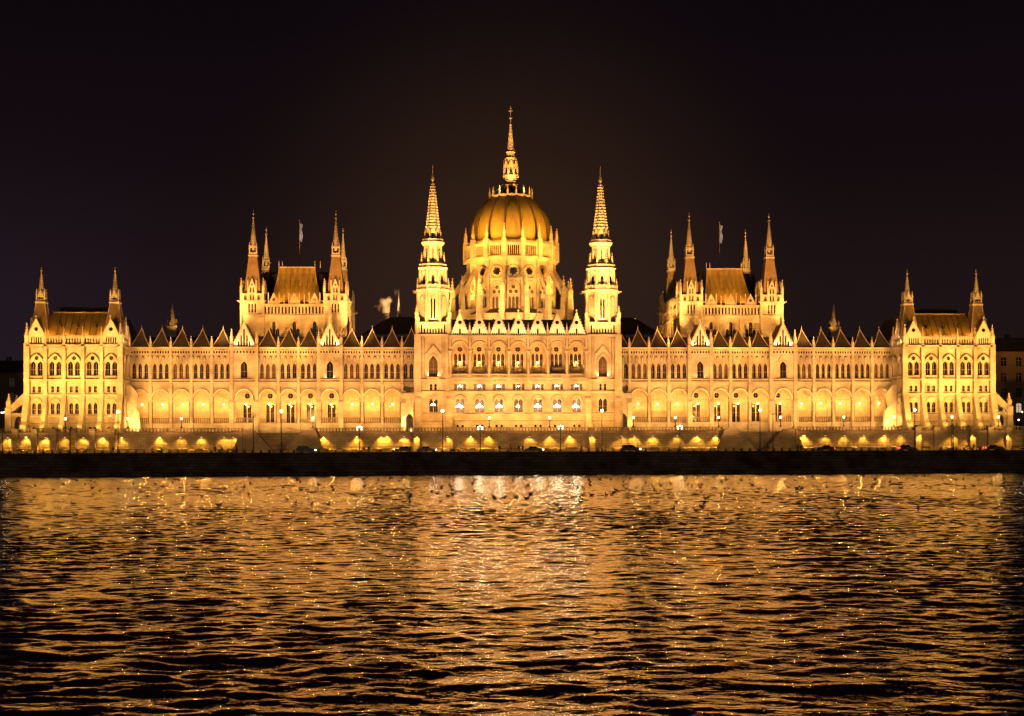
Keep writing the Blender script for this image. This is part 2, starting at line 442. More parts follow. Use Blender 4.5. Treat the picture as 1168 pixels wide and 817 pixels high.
    # the two gables with stepped lancets
    if 'ped' not in PIN:
        q = MB(['stone_w']); hw = 3.1
        slots = [arch(dx, .15, .42, t-.3, t) for dx, t in ((0, 5.0), (-.78, 3.3), (.78, 3.3), (-1.5, 1.6), (1.5, 1.6))]
        q.plate([(-hw, 0), (hw, 0), (0, 6.6)], slots, 0, .5, back=False)
        q.mat('stone')
        for sg in (-1, 1): q.prism([(sg*(hw+.3), -.1), (sg*(hw-.05), -.1), (0, 6.35), (0, 6.95)], -.25, .0)
        gable_crest(q, 0, 0, hw+.25, 6.9, -.25, 0, 9, .13)
        q.mat('glass'); q.prism([(-hw+.3, .05), (hw-.3, .05), (0, 6.0)], .45, .5)
        q.mat('roof')
        q.add([(-hw-.2, .5, 0), (0, .5, 6.6), (0, 9, 6.6), (-hw-.2, 9, 0)], [(0, 1, 2, 3)])
        q.add([(hw+.2, .5, 0), (0, .5, 6.6), (0, 9, 6.6), (hw+.2, 9, 0)], [(0, 1, 2, 3)])
        PIN['ped'] = q.mesh('gable')
    for (i, a, b, c, y, pj) in bays:
        if pj:
            place('gable', PIN['ped'], W, (c, y+.1, 34.1))
            for sg in (-1, 1):
                spot((c+sg*2.3, y-.45, 34.5), (c+sg*1.1, y+.4, 37.2), 260, 120, 1, WHITE, .08)
            if abs(c) < 60 :
                for sg in (-1, 1): spot((c+sg*1.15, y-.6, 25.45), (c+sg*.9, y+.2, 28), 90, 120, 1, WHITE, .05)
    return bays
BAYS = {s: wing(s) for s in (-1, 1)}

# ---------------------------------------------------------------- end pavilions
PC = [108.1, 113.0, 117.85, 122.7, 127.55]
S_P1 = {'l': [(-.9, 25.8, 1.3, 28.7, 29.6), (.9, 25.8, 1.3, 28.7, 29.6)], 'c': [(0, 30.45, .58)]}
S_P2 = {'l': [(-.72, 21.3, .78, 22.95, 22.95), (.72, 21.3, .78, 22.95, 22.95)]}
S_P3 = {'l': [(-.75, 15.6, 1.0, 17.9, 18.6), (.75, 15.6, 1.0, 17.9, 18.6)]}
S_P4 = {'l': [(-.72, 11.3, .7, 12.1, 12.1), (.72, 11.3, .7, 12.1, 12.1)]}
def pav_bay(w, c, h, end=False):
    """one bay of pavilion wall, front at y=0 of the builder's own matrix"""
    w.mat('stone')
    w.plate([(c-h, GROUND), (c+h, GROUND), (c+h, 33.8), (c-h, 33.8)], holes(S_P1, c)+holes(S_P2, c)+holes(S_P3, c)+holes(S_P4, c), 0, .7, sides=False)
    w.mat('shade_line'); hood(w, c, 3.85, 29.1, 31.75, 0, .16, .06, 3.4); w.mat('stone'); hood(w, c, 3.3, 29.2, 31.4, 0, .25, .42, 0); hood(w, c, 2.6, 18.2, 19.6, 0, .25, .4, 0, False)
    w.box(c-1.55, c+1.55, -.35, 0, 25.35, 25.7)
    w.box(c-.1, c+.1, -.12, 0, 25.7, 28.9)
    w.mat('stone_d'); w.box(c-1.4, c+1.4, -.16, 0, 24.95, 25.3); w.mat('stone')
def crest(w, a, b, ztop, n):
    p = (b-a)/n
    for k in range(n):
        x = a+p*(k+.5); w.prism([(x-p*.36, ztop), (x+p*.36, ztop), (x, ztop+.55)], 0, .25)
def pav_face(w, cs, h, x0, x1, butt=True):
    for c in cs: pav_bay(w, c, h)
    for (z0, z1, d) in ((33.5, 34.0, .8), (24.55, 24.85, .6), (20.55, 20.85, .65), (15.0, 15.25, .55), (13.0, 13.15, .3)):
        w.box(x0, x1, -d, 0, z0, z1)
        w.mat('shade_line'); w.box(x0, x1, -.025, -.003, z1, z1+.14); w.mat('stone')  # painted shadow line above each string course
    corbels(w, x0, x1, 0, 33.45, .7, .32, .5, .35)
def pavilion(s):
    X0, X1 = 105.65, 130.0
    w = MB(['stone'])
    a, b = sorted((s*X0, s*X1))
    pav_face(w, [s*c for c in PC], 2.435, a, b)
    # balustrade-like parapet with slots between the end gables
    sl = []
    for c in PC[1:4]:
        for k in range(6): sl.append(arch(s*c+(k-2.5)*.7, 34.2, .36, 35.4, 35.75, 3))
    pa, pb = sorted((s*110.5, s*125.2))
    w.plate([(pa, 34.0), (pb, 34.0), (pb, 36.2), (pa, 36.2)], sl, -.25, .15, back=True)
    w.M = Matrix.Translation((0, -.25, 0)); crest(w, pa, pb, 36.2, 34); w.M = Matrix.Identity(4)
    # outer side wall and inner return with one bay of windows
    for (X, sg, L) in ((X1, s, 34.0), (X0, -s, YW+2)):
        F = Matrix.Translation((s*X, 0, 0)) @ Matrix.Rotation(sg*PI/2, 4, 'Z')
        w.M = F
        cs = [sg*v for v in ((3.2, 8.2) if L < 20 else (3.4, 9.4, 15.4, 21.4, 27.4))]
        hh = 2.5 if L < 20 else 3.0
        lo, hi = sorted((0, sg*L)) 
        for c in cs: pav_bay(w, c, hh)
        last = abs(cs[-1])+hh; first = abs(cs[0])-hh
        for A, B in ((0, first), (last, L)):
            q0, q1 = sorted((sg*A, sg*B)); w.box(q0, q1, 0, .7, GROUND, 33.8)
        for (z0, z1, d) in ((33.5, 34.0, .55), (24.55, 24.85, .3), (20.55, 20.85, .32), (15.0, 15.25, .25)):
            w.box(lo, hi, -d, 0, z0, z1)
        w.plate([(lo, 34.0), (hi, 34.0), (hi, 36.2), (lo, 36.2)], [arch(lo+.5+k*.8, 34.2, .36, 35.4, 35.75, 3) for k in range(int((hi-lo-.8)/.8))], -.25, .15, back=True)
        w.M = Matrix.Identity(4)
    w.box(a, b, 33.3, 34, GROUND, 36)
    # pilasters, buttresses
    for k in range(6):
        x = s*(PC[0]-2.44+4.87*k) if k < 6 else 0
        if k == 5: x = s*X1
        wd = .42 if 0 < k < 5 else .7
        w.mat('shade_line'); w.box(x-wd-.22, x+wd+.22, -.03, -.002, 15.2, 33.4); w.mat('stone'); w.box(x-wd, x+wd, -.8, 0, 20.8, 34.3)
        w.box(x-wd-.12, x+wd+.12, -.72, 0, 24.3, 24.9)
        bw = .55 if 0 < k < 5 else .75
        w.mat('stone_d') if False else None
        w.prismx([(0, GROUND-.2), (-4.6, GROUND-.2), (-4.3, 12.6), (-3.2, 13.6), (-1.0, 20.2), (-.5, 21.4), (0, 21.4)], x-bw, x+bw)
    # buttress standing free at the outer corner
    xo = s*135.0
    for yy in (-.2, 7.0):
        w.box(xo-.8, xo+.8, yy, yy+1.8, GROUND, 17.3)
        w.prism([(xo, 17.3), (xo, 15.6), (s*X1, 19.2), (s*X1, 22.2)] , yy+.4, yy+1.4)
        w.plate([(min(xo, s*X1), GROUND), (max(xo, s*X1), GROUND), (max(xo, s*X1), 15.9), (min(xo, s*X1), 15.9)], [arch((xo+s*X1)/2-s*.2, GROUND+.05, 2.2, 13.6, 15.1)], yy+.5, yy+1.3, back=True)
    W = bpart(w, 'end_pavilion')
    for yy in (-.2, 7.0): pin('pinnacle', W, xo, yy+.9, 17.3, 3.8, 1.1)
    for c in PC:
        put_win('arched_window', 'p1', S_P1, W, s*c, 0, .45); put_win('small_window', 'p2', S_P2, W, s*c, 0, .35)
        put_win('lower_window', 'p3', S_P3, W, s*c, 0, .4, 'glass'); put_win('basement_window', 'p4', S_P4, W, s*c, 0, .3)
    for (X, sg, cs) in ((X1, s, (3.4, 9.4, 15.4)), (X0, -s, (3.2, 8.2))):
        F = Matrix.Translation((s*X, 0, 0)) @ Matrix.Rotation(sg*PI/2, 4, 'Z')
        for c in cs:
            put_win('arched_window', 'p1', S_P1, W, sg*c, 0, .45, F=F); put_win('small_window', 'p2', S_P2, W, sg*c, 0, .35, F=F)
            put_win('lower_window', 'p3', S_P3, W, sg*c, 0, .4, 'glass_r', F=F)
    # gables
    if 'pg' not in PIN:
        q = MB(['stone_w']); hw = 2.4
        q.plate([(-hw, 0), (hw, 0), (hw, 2.2), (0, 6.9), (-hw, 2.2)], [circ(0, 4.1, .55)]+[arch(dx, .25, .36, 1.75, 2.1, 3) for dx in (-1.2, -.6, 0, .6, 1.2)], 0, .4)
        q.mat('stone'); gable_crest(q, 0, 2.2, hw, 6.9, -.2, .1, 7, .12)
        for sg in (-1, 1): q.prism([(sg*(hw+.15), 2.0), (sg*(hw-.15), 2.3), (0, 6.8), (0, 7.2)], -.2, .05)
        q.mat('glass'); q.prism([(-hw+.2, .1), (hw-.2, .1), (hw-.2, 2.0), (0, 6.5), (-hw+.2, 2.0)], .36, .4)
        q.mat('roof_t'); q.add([(-hw, .4, 2.2), (0, .4, 6.9), (0, 4.6, 6.9), (-hw, 4.6, 2.2)], [(0, 1, 2, 3)]); q.add([(hw, .4, 2.2), (0, .4, 6.9), (0, 4.6, 6.9), (hw, 4.6, 2.2)], [(0, 1, 2, 3)])
        PIN['pg'] = q.mesh('gable')
    for c in (PC[0], PC[4]): place('gable', PIN['pg'], W, (s*c, -.3, 34.0))
    place('gable', PIN['pg'], W, (s*(X0-.25), 5.2, 34.0), -s*PI/2); place('gable', PIN['pg'], W, (s*(X1+.25), 5.2, 34.0), s*PI/2)
    for k in (1, 2, 3, 4): pin('pinnacle', W, s*(PC[0]-2.44+4.87*k), -.3, 34.3, 4.6, .62)
    for x, y in ((X0, -.2), (X1, -.2), (X0, 9.5)): pin('pinnacle', W, s*x, y, 34.3, 5.6, .95, 'stone_w')
    # roof
    r = MB(['roof_b'])
    xa, xb, za, zb = 106.2, 129.6, 35.2, 43.0
    o = [(xa, 1.2), (xb, 1.2), (xb, 33), (xa, 33)]; i_ = [(xa+2.8, 7.2), (xb-4.5, 7.2), (xb-4.5, 28), (xa+2.8, 28)]
    for k in range(4):
        p, q2 = o[k], o[(k+1) % 4]; u, v = i_[k], i_[(k+1) % 4]
        r.add([(s*p[0], p[1], za), (s*q2[0], q2[1], za), (s*v[0], v[1], zb), (s*u[0], u[1], zb)], [(0, 1, 2, 3)])
    r.add([(s*u[0], u[1], zb) for u in i_], [(0, 1, 2, 3)])
    r.mat('roof_edge'); r.box(s*(xa+2.8), s*(xb-4.5), 7.0, 7.2, zb, zb+.3)
    r.mat('rib')
    for k in range(1, 8):   # standing seams and small dormers
        x = s*(111+k*1.7); r.bar((x, 1.2, za+.1), (x, 7.2, zb), .07, .07, 4)
    for x in (113.2, 117.8, 122.4):
        r.prismx([(3.4, 38.9), (4.6, 38.9), (4.6, 39.7), (3.4, 39.7)], s*x-.35, s*x+.35)
    r.mat('iron')
    r.box(s*(xa+3.5), s*(xb-5.5), 10, 12, zb, zb+1.9)
    for k in range(14): x = s*(xa+3.2+k*1.25); r.box(x-.05, x+.05, 8, 8.1, zb, zb+1.6)
    r.box(s*(xa+3.2), s*(xb-4.9), 8, 8.1, zb+1.5, zb+1.6)
    bpart(r, 'pavilion_roof')
    # corner turrets
    for c in (PC[0], PC[4]): small_turret(s*c, 5.0)
def small_turret(x, y):
    t = MB(['roof_t'])
    t.frus(x, y, 35.4, 41.5, 2.75, 1.75, 4); t.frus(x, y, 41.5, 45.3, 1.75, 1.15, 4)
    t.mat('roof_edge'); 
    for sx in (-1, 1):
        for sy in (-1, 1): t.bar((x+sx*2.75, y+sy*2.75, 35.4), (x+sx*1.75, y+sy*1.75, 41.5), .1, .1, 4); t.bar((x+sx*1.75, y+sy*1.75, 41.5), (x+sx*1.15, y+sy*1.15, 45.3), .1, .1, 4)
    t.mat('stone'); t.frus(x, y, 45.3, 45.75, 1.4, 1.45, 4)
    for sx in (-1, 1):
        for sy in (-1, 1): t.box(x+sx*1.05-.16, x+sx*1.05+.16, y+sy*1.05-.16, y+sy*1.05+.16, 45.75, 48.0); t.frus(x+sx*1.05, y+sy*1.05, 48.0, 49.3, .18, .02, 4)
    t.frus(x, y, 45.75, 47.8, .5, .5, 8)
    for a in range(4):
        t.M = Matrix.Translation((x, y, 0)) @ Matrix.Rotation(a*PI/2, 4, 'Z'); t.plate([(-.95, 46.9), (.95, 46.9), (0, 49.2)], [], -1.15, -1.0); t.box(-.95, .95, -1.12, -1.0, 45.75, 46.3); t.M = Matrix.Identity(4)
    t.frus(x, y, 47.6, 54.0, .82, .08, 8)
    for k in range(7):
        z = 48.6+k*.72; rr = .82-.74*(z-47.6)/6.4+.09; t.frus(x, y, z, z+.14, rr, rr, 8, rot=0)
    t.frus(x, y, 54.0, 54.25, .25, .25, 6); t.frus(x, y, 54.2, 55.3, .06, .03, 4)
    bpart(t, 'corner_turret')
for s in (-1, 1): pavilion(s)

# ---------------------------------------------------------------- central block
CP = 5.24
S_C1 = {'l': [(-1.12, 28.3, .78, 31.2, 31.9), (0, 28.3, .78, 31.2, 31.9), (1.12, 28.3, .78, 31.2, 31.9)], 'c': [(0, 33.0, .68)]}
S_C2 = {'l': [(-1.2, 21.8, .72, 23.5, 23.5), (0, 21.8, 1.1, 23.5, 23.5), (1.2, 21.8, .72, 23.5, 23.5)]}
S_C3 = {'l': [(-.62, 15.95, 1.1, 18.7, 19.5), (.62, 15.95, 1.1, 18.7, 19.5)]}
S_C4 = {'l': [(-.68, 11.8, .62, 12.5, 12.5), (.68, 11.8, .62, 12.5, 12.5)]}
w = MB(['stone'])
CX = [CP*k for k in range(-3, 4)]
for c in CX:
    h = CP/2
    w.mat('stone')
    w.plate([(c-h, 25.0), (c+h, 25.0), (c+h, 36.3), (c-h, 36.3)], [arch(c, 26.0, 4.15, 32.3, 34.8, 9)], 0, .8, back=True, sides=False)
    w.plate([(c-h, GROUND), (c+h, GROUND), (c+h, 25.0), (c-h, 25.0)], holes(S_C2, c)+holes(S_C3, c)+holes(S_C4, c), 0, .7, sides=False)
    hood(w, c, 4.15, 32.3, 34.8, 0, .3, .3, 0); w.mat('shade_line'); hood(w, c, 4.8, 32.3, 35.15, 0, .12, .05, 0); hood(w, c, 3.3, 18.9, 20.65, 0, .12, .05, 0, False); w.mat('stone')
    hood(w, c, 2.7, 18.9, 20.3, 0, .2, .25, 0, False); hood(w, c, 3.3, 24.0, 24.15, 0, .12, .2, .3, False)
    w.box(c-1.5, c+1.5, -.3, 0, 15.45, 15.8)
for k in range(8):
    x = CP*(k-3.5)
    w.mat('shade_line'); w.box(x-.46, x+.46, -.03, -.002, 26.1, 35.9); w.mat('stone'); w.box(x-.3, x+.3, -.45, 0, 26.05, 36.5); w.frus(x, -.35, 26.05, 32.0, .36, .36, 8); w.frus(x, -.35, 31.6, 32.4, .36, .55, 8); w.box(x-.4, x+.4, -.7, 0, 24.5, 26.0)
x0, x1 = -CP*3.5, CP*3.5
for (z0, z1, d) in ((36.0, 36.55, .7), (24.75, 25.15, .9), (21.35, 21.65, .6), (15.3, 15.5, .5), (13.3, 13.5, .4)):
    w.box(x0, x1, -d, 0, z0, z1)
    w.mat('shade_line'); w.box(x0, x1, -.025, -.003, z1, z1+.13); w.mat('stone')
corbels(w, x0, x1, 0, 24.7, .85, .4, .6, .6); corbels(w, x0, x1, 0, 35.95, .7, .3, .45, .4)
CB = bpart(w, 'central_block')
lg = MB(['gallery'])
for c in CX:
    h = CP/2
    lg.plate([(c-h, 25.1), (c+h, 25.1), (c+h, 36.2), (c-h, 36.2)], holes(S_C1, c), 3.0, 3.5, sides=False)
    hood(lg, c, 3.3, 32.2, 34.2, 3.0, .15, .12, 3.5)
    lg.box(c-h-.2, c-h+.2, .8, 3.0, 25.1, 36.2)
lg.box(x1-.2, x1+.2, .8, 3.0, 25.1, 36.2)
lg.box(x0, x1, .81, 3.0, 24.6, 25.1); lg.box(x0, x1, .81, 3.0, 35.0, 35.6)
LGA = bpart(lg, 'loggia')
bal = balus(-2.2, 2.2, 1.0, .42, .2, .3, 'stone').mesh('balustrade')
for c in CX:
    place('balustrade', bal, CB, (c, -.65, 25.15))
    put_win('loggia_window', 'c1', S_C1, LGA, c, 3.0, .2)
    k = MB(['stone_d']); 
for j, c in enumerate(CX):
    if j not in (1, 2, 4): continue
if True:
    b2 = MB(['stone_d', 'gallery']); b2.box(-1.25, 1.25, -.7, 0, -1.6, -.2); b2.box(-1.4, 1.4, -.8, 0, -.2, 0)
    b2m = b2.mesh('window_balcony')
    for c in CX: place('window_balcony', b2m, LGA, (c, 2.95, 28.2))
# rooms behind the big windows, so lit interiors have depth
rm = MB(['roomwall'])
for c in CX+[]:
    for (za, zb) in ((15.4, 20.2), (21.3, 24.2)):
        a, b, f, k = c-2.2, c+2.2, .75, 4.2
        rm.add([(a, k, za), (b, k, za), (b, k, zb), (a, k, zb), (a, f, za), (b, f, za), (b, f, zb), (a, f, zb)], [(0, 1, 2, 3), (0, 4, 7, 3), (1, 5, 6, 2), (0, 1, 5, 4), (3, 2, 6, 7)])
bpart(rm, 'state_room')
for c in CX:
    put_win('small_window', 'c2', S_C2, CB, c, 0, .35, 'clear'); put_win('arched_window', 'c3', S_C3, CB, c, 0, .4, 'clear'); put_win('basement_window', 'c4', S_C4, CB, c, 0, .3)
q = MB(['stone_w']); hw = 2.5
q.plate([(-hw, 0), (hw, 0), (0, 6.1)], [circ(0, 3.5, .55), arch(0, .2, .45, 1.6, 1.95, 3)]+[arch(dx, .15, .32, .5, .7, 3) for dx in (-1.7, -1.15, -.6, .6, 1.15, 1.7)], 0, .45)
q.mat('stone'); gable_crest(q, 0, 0, hw, 6.1, -.1, .2, 8, .17)
q.mat('glass'); q.prism([(-hw+.2, .1), (hw-.2, .1), (0, 5.7)], .4, .45)
q.mat('roof'); q.add([(-hw, .45, 0), (0, .45, 6.1), (0, 6, 6.1), (-hw, 6, 0)], [(0, 1, 2, 3)]); q.add([(hw, .45, 0), (0, .45, 6.1), (0, 6, 6.1), (hw, 6, 0)], [(0, 1, 2, 3)])
gm = q.mesh('gable')
for c in CX:
    place('gable', gm, CB, (c, -.3, 36.55))
    for sg in (-1, 1): spot((c+sg*1.9, -2.0, 36.9), (c+sg*.7, 0, 39.4), 150, 120, 1, WHITE, .1)
for k in range(1, 7): pin('pinnacle', CB, CP*(k-3.5), -.25, 36.5, 3.6, .55)
r = MB(['roof']); r.prismx([(.2, 36.4), (20, 36.4), (20, 40.5), (8, 41.5), (2.5, 37)], x0, x1); r.box(x0, x1, 3.5, 20, 30, 36.3)
bpart(r, 'central_roof')

# ---------------------------------------------------------------- the two river towers
S_T1 = {'l': [(0, 25.6, 2.3, 29.3, 31.2)]}
S_T2 = {'l': [(-.6, 21.8, .62, 23.5, 23.5), (.6, 21.8, .62, 23.5, 23.5)]}
S_T3 = {'l': [(-.62, 16.0, 1.0, 18.8, 19.6), (.62, 16.0, 1.0, 18.8, 19.6)]}
S_T4 = {'l': [(-.38, 41.2, .5, 46.2, 46.8), (.38, 41.2, .5, 46.2, 46.8)]}
def oct_faces(m, cx, cy, r, fn, n=8, off=0):
    for k in range(n):
        m.M = Matrix.Translation((cx, cy, 0)) @ Matrix.Rotation(off+k*2*PI/n, 4, 'Z') @ Matrix.Translation((0, -r, 0))
        fn(m, k)
    m.M = Matrix.Identity(4)
def river_tower(s):
    cx, cy, H = s*22.9, 5.2, 4.3
    t = MB(['stone'])
    for a in range(4):
        F = Matrix.Translation((cx, cy, 0)) @ Matrix.Rotation(a*PI/2, 4, 'Z') @ Matrix.Translation((0, -H, 0)); t.M = F
        t.plate([(-H, GROUND), (H, GROUND), (H, 36.6), (-H, 36.6)], holes(S_T1)+holes(S_T2)+holes(S_T3), 0, .8, sides=False)
        hood(t, 0, 2.5, 29.3, 31.4, 0, .45, .35, 4.0); hood(t, 0, 2.6, 18.9, 20.4, 0, .2, .25, 0, False)
        for sg in (-1, 1):
            t.prism([(sg*2.2, 31.4), (sg*1.8, 31.4), (0, 33.4), (0, 34.0)], -.5, 0)
            t.mat('shade_line'); t.box(sg*3.45-.09, sg*3.45+.09, -.03, -.003, GROUND, 36.2); t.box(sg*2.35-.06, sg*2.35+.06, -.03, -.003, 25.5, 36.2); t.mat('stone')
            for xx in (2.55, 2.95): t.box(sg*xx-.07, sg*xx+.07, -.3, 0, 25.2, 35.4)
            t.box(sg*2.75-.35, sg*2.75+.35, -.35, 0, 30.4, 30.7); t.prism([(sg*2.75-.35, 35.4), (sg*2.75+.35, 35.4), (sg*2.75, 36.2)], -.3, 0)
            for zz in (17.0, 22.5): t.box(sg*2.6-.08, sg*2.6+.08, -.25, 0, zz-1.2, zz+2.2)
        t.box(-1.7, 1.7, -.9, 0, 24.9, 25.4)
        for (z0, z1, d) in ((36.3, 36.9, .75), (24.5, 24.85, .55), (21.3, 21.65, .55), (15.4, 15.65, .45), (13.3, 13.45, .35)): t.box(-H-.3, H+.3, -d, 0, z0, z1); t.mat('shade_line'); t.box(-H, H, -.025, -.003, z1, z1+.13); t.mat('stone')
        # arcade stage
        t.plate([(-H-.2, 36.9), (H+.2, 36.9), (H+.2, 40.0), (-H-.2, 40.0)], [arch(-3.85+.77*k, 37.1, .42, (39.2 if k in (0, 1, 9, 10) else 38.2), (39.6 if k in (0, 1, 9, 10) else 38.6), 3) for k in range(11)], -.2, .3, back=True)
        t.mat('glass'); t.box(-H+.3, H-.3, .35, .4, 37, 39.8); t.mat('stone')
        t.box(-H-.4, H+.4, -.45, 0, 39.8, 40.2)
    t.M = Matrix.Identity(4)
    for sx in (-1, 1):
        for sy in (-1, 1):
            bx, by = cx+sx*(H-.1), cy+sy*(H-.1)
            t.frus(bx, by, GROUND, 21.4, 1.15, 1.1, 4); t.frus(bx, by, 21.4, 36.8, .95, .85, 4); t.frus(bx, by, 36.8, 41.5, .7, .6, 8); t.frus(bx, by, 21.2, 21.7, 1.15, 1.0, 4)
            t.frus(bx, by, 24.4, 24.9, 1.05, 1.05, 4); t.frus(bx, by, 29.6, 30.1, .98, .98, 4)
            if sy < 0: t.prismx([(by, GROUND), (by-2.6, GROUND), (by-1.6, 19.5), (by-.6, 21.2), (by, 21.2)], bx-.8, bx+.8)
    # octagon C
    t.frus(cx, cy, 40, 48.8, 3.95, 3.75, 8)
    def fc(m, k):
        hood(m, 0, 1.5, 46.0, 47.2, .05, .22, .22, 5.0)
        if k % 2 == 0:
            m.mat('glass'); m.plate(arch(-.38, 41.2, .46, 46, 46.7), [], -.03, .1); m.plate(arch(.38, 41.2, .46, 46, 46.7), [], -.03, .1); m.mat('stone')
        m.box(-1.7, 1.7, -.3, .2, 48.3, 48.8)
    oct_faces(t, cx, cy, 3.9, fc)
    for k in range(8):
        a = PI/8+k*PI/4; px, py = cx+4.4*math.cos(a), cy+4.4*math.sin(a)
        t.frus(px, py, 40, 48.4, .36, .3, 4, rot=a+PI/4)
        if k % 2 == 0 or True: t.bar((px, py, 44), (cx+5.0*math.cos(a), cy+5.0*math.sin(a), 40.2), .22, .3, 4)
        g = Vector((cx+4.3*math.cos(a), cy+4.3*math.sin(a), 48.6)); t.bar(g, (cx+5.9*math.cos(a), cy+5.9*math.sin(a), 48.75), .2, .1, 4)
    t.frus(cx, cy, 48.6, 49.2, 4.35, 4.6, 8)
    def par(r, z, h, nsl, wsl=.34):
        def f(m, k):
            L = r*math.tan(PI/8)
            m.plate([(-L, z), (L, z), (L, z+h), (-L, z+h)], [arch(-L+(j+.5)*2*L/nsl, z+.15, wsl, z+h-.35, z+h-.2, 2) for j in range(nsl)], 0, .25, back=True)
        return f
    oct_faces(t, cx, cy, 4.35, par(4.35, 49.2, 1.15, 5))
    t.frus(cx, cy, 49.1, 54.8, 3.4, 3.2, 8)
    def fb(m, k):
        hood(m, 0, 1.1, 52.3, 53.2, .05, .2, .2, 2.0)
        m.mat('glass'); m.plate(arch(0, 50.4, .85, 52.2, 53.0), [], -.03, .1); m.mat('stone'); m.prism([(-1.2, 53.3), (1.2, 53.3), (0, 55.2)], -.2, .1)
    oct_faces(t, cx, cy, 3.38, fb)
    for k in range(8):
        a = PI/8+k*PI/4; px, py = cx+3.75*math.cos(a), cy+3.75*math.sin(a); t.frus(px, py, 49.2, 54.6, .34, .28, 4, rot=a+PI/4)
    t.frus(cx, cy, 54.6, 55.1, 3.6, 4.05, 8)
    oct_faces(t, cx, cy, 3.7, par(3.7, 55.1, 1.0, 5, .3))
    t.frus(cx, cy, 55, 61.6, 2.5, 2.4, 8)
    def fa(m, k):
        m.mat('glass'); m.plate(arch(0, 57, .3, 60, 60.3, 3), [], -.03, .1); m.mat('stone')
        hood(m, 0, .9, 58.8, 59.8, .05, .18, .2, 2.4)
    oct_faces(t, cx, cy, 2.47, fa)
    t.frus(cx, cy, 61.4, 62.1, 2.75, 3.15, 8)
    oct_faces(t, cx, cy, 2.85, par(2.85, 62.1, .8, 4, .26))
    t.frus(cx, cy, 62, 65.4, 1.7, 1.6, 8)
    def fg(m, k):
        m.mat('glass'); m.plate(arch(0, 63, .55, 64.1, 64.5, 3), [], -.03, .05); m.mat('stone'); m.prism([(-.75, 64.7), (.75, 64.7), (0, 66.4)], -.2, .1)
    oct_faces(t, cx, cy, 1.66, fg)
    T = bpart(t, 'river_tower')
    for sx in (-1, 1):
        for sy in (-1, 1): pin('tower_pinnacle', T, cx+sx*4.4, cy+sy*4.4, 41.2, 3.6, .9)
    for k in range(8):
        a = PI/8+k*PI/4
        pin('tower_pinnacle', T, cx+3.25*math.cos(a), cy+3.25*math.sin(a), 55.2, 4.3, .5)
        pin('tower_pinnacle', T, cx+2.25*math.cos(a), cy+2.25*math.sin(a), 62.1, 3.6, .4)
        if k < 8 : pin('tower_pinnacle', T, cx+4.5*math.cos(a), cy+4.5*math.sin(a), 49.0, 3.4, .5)
    # crocketed spire
    p = MB(['stone'])
    p.frus(cx, cy, 65.2, 77.6, 1.55, .3, 8)
    for j in range(15):
        u = (j+.5)/15; z = 65.6+11.8*u; p.frus(cx, cy, z, z+.36, 1.55-1.25*u+.03, 1.55-1.25*u+.2, 8)
    for k in range(8):
        a = PI/8+k*PI/4
        for j in range(15):
            u = (j+.5)/15; z = 65.6+11.8*u; rr = (1.55-1.25*u)/math.cos(PI/8)+.1
            p.frus(cx+(rr+.05)*math.cos(a), cy+(rr+.05)*math.sin(a), z, z+.4, .15-.04*u, .30-.08*u, 4, rot=a)
    p.frus(cx, cy, 77.4, 78.1, .5, .55, 8); p.frus(cx, cy, 78.1, 79.4, .2, .32, 8)
    p.mat('stone_d'); p.frus(cx, cy, 79.3, 80.5, .5, .2, 8); p.bar((cx, cy, 80.3), (cx, cy, 83.3), .09, .05, 6)
    q = p.build('spire', T)
    for key, sp, rec, pane in (('t1', S_T1, .5, 'glass_r'), ('t2', S_T2, .35, 'glass'), ('t3', S_T3, .4, 'clear' if s < 0 else 'glass')):
        put_win({'t1': 'tall_window', 't2': 'small_window', 't3': 'lower_window'}[key], key, sp, T, cx, cy-H, rec, pane)
    for a in (1, 3):
        F = Matrix.Translation((cx, cy, 0)) @ Matrix.Rotation(a*PI/2, 4, 'Z') @ Matrix.Translation((0, -H, 0))
        put_win('tall_window', 't1', S_T1, T, 0, 0, .5, 'glass_r', F=F); put_win('small_window', 't2', S_T2, T, 0, 0, .35, F=F); put_win('lower_window', 't3', S_T3, T, 0, 0, .4, F=F)
    return T
for s in (-1, 1): river_tower(s)

# stepped corner bay between tower and wing, with low porch arch
for s in (-1, 1):
    c = MB(['stone'])
    xa, xb = sorted((s*27.2, s*31.6)); m_ = (xa+xb)/2
    c.plate([(xa, GROUND), (xb, GROUND), (xb, 21.2), (xa, 21.2)], [arch(m_, GROUND+.05, 1.9, 14.2, 15.8)], YW-4.4, YW-3.8, back=True)
    c.mat('glass'); c.box(m_-1, m_+1, YW-3.7, YW-3.6, GROUND, 15.7); c.mat('stone')
    c.box(xa, xb, YW-3.8, YW, 20.6, 21.2)
    c.box(s*31.0-.6, s*31.0+.6, YW-5.0, YW-3.4, GROUND, 18.5); c.prismx([(YW-5.0, 18.5), (YW-3.4, 18.5), (YW-3.4, 22.0)], s*31.0-.6, s*31.0+.6)
    c.box(s*31.4-.35, s*31.4+.35, YW-4.2, YW, GROUND, 20.9)
    bpart(c, 'porch')
    # bright buttress against the pavilion return
    c = MB(['stone_w'])
    c.prism([(s*105.4, GROUND), (s*101.9, GROUND), (s*102.3, 16.3), (s*105.4, 19.5)], YW-4.6, YW-3.2)
    c.mat('stone'); c.prism([(s*105.4, 19.0), (s*102.9, 17.2), (s*102.2, 21.0), (s*104.2, 23.4), (s*105.4, 23.4)], YW-5.2, YW-4.4)
    bpart(c, 'buttress')

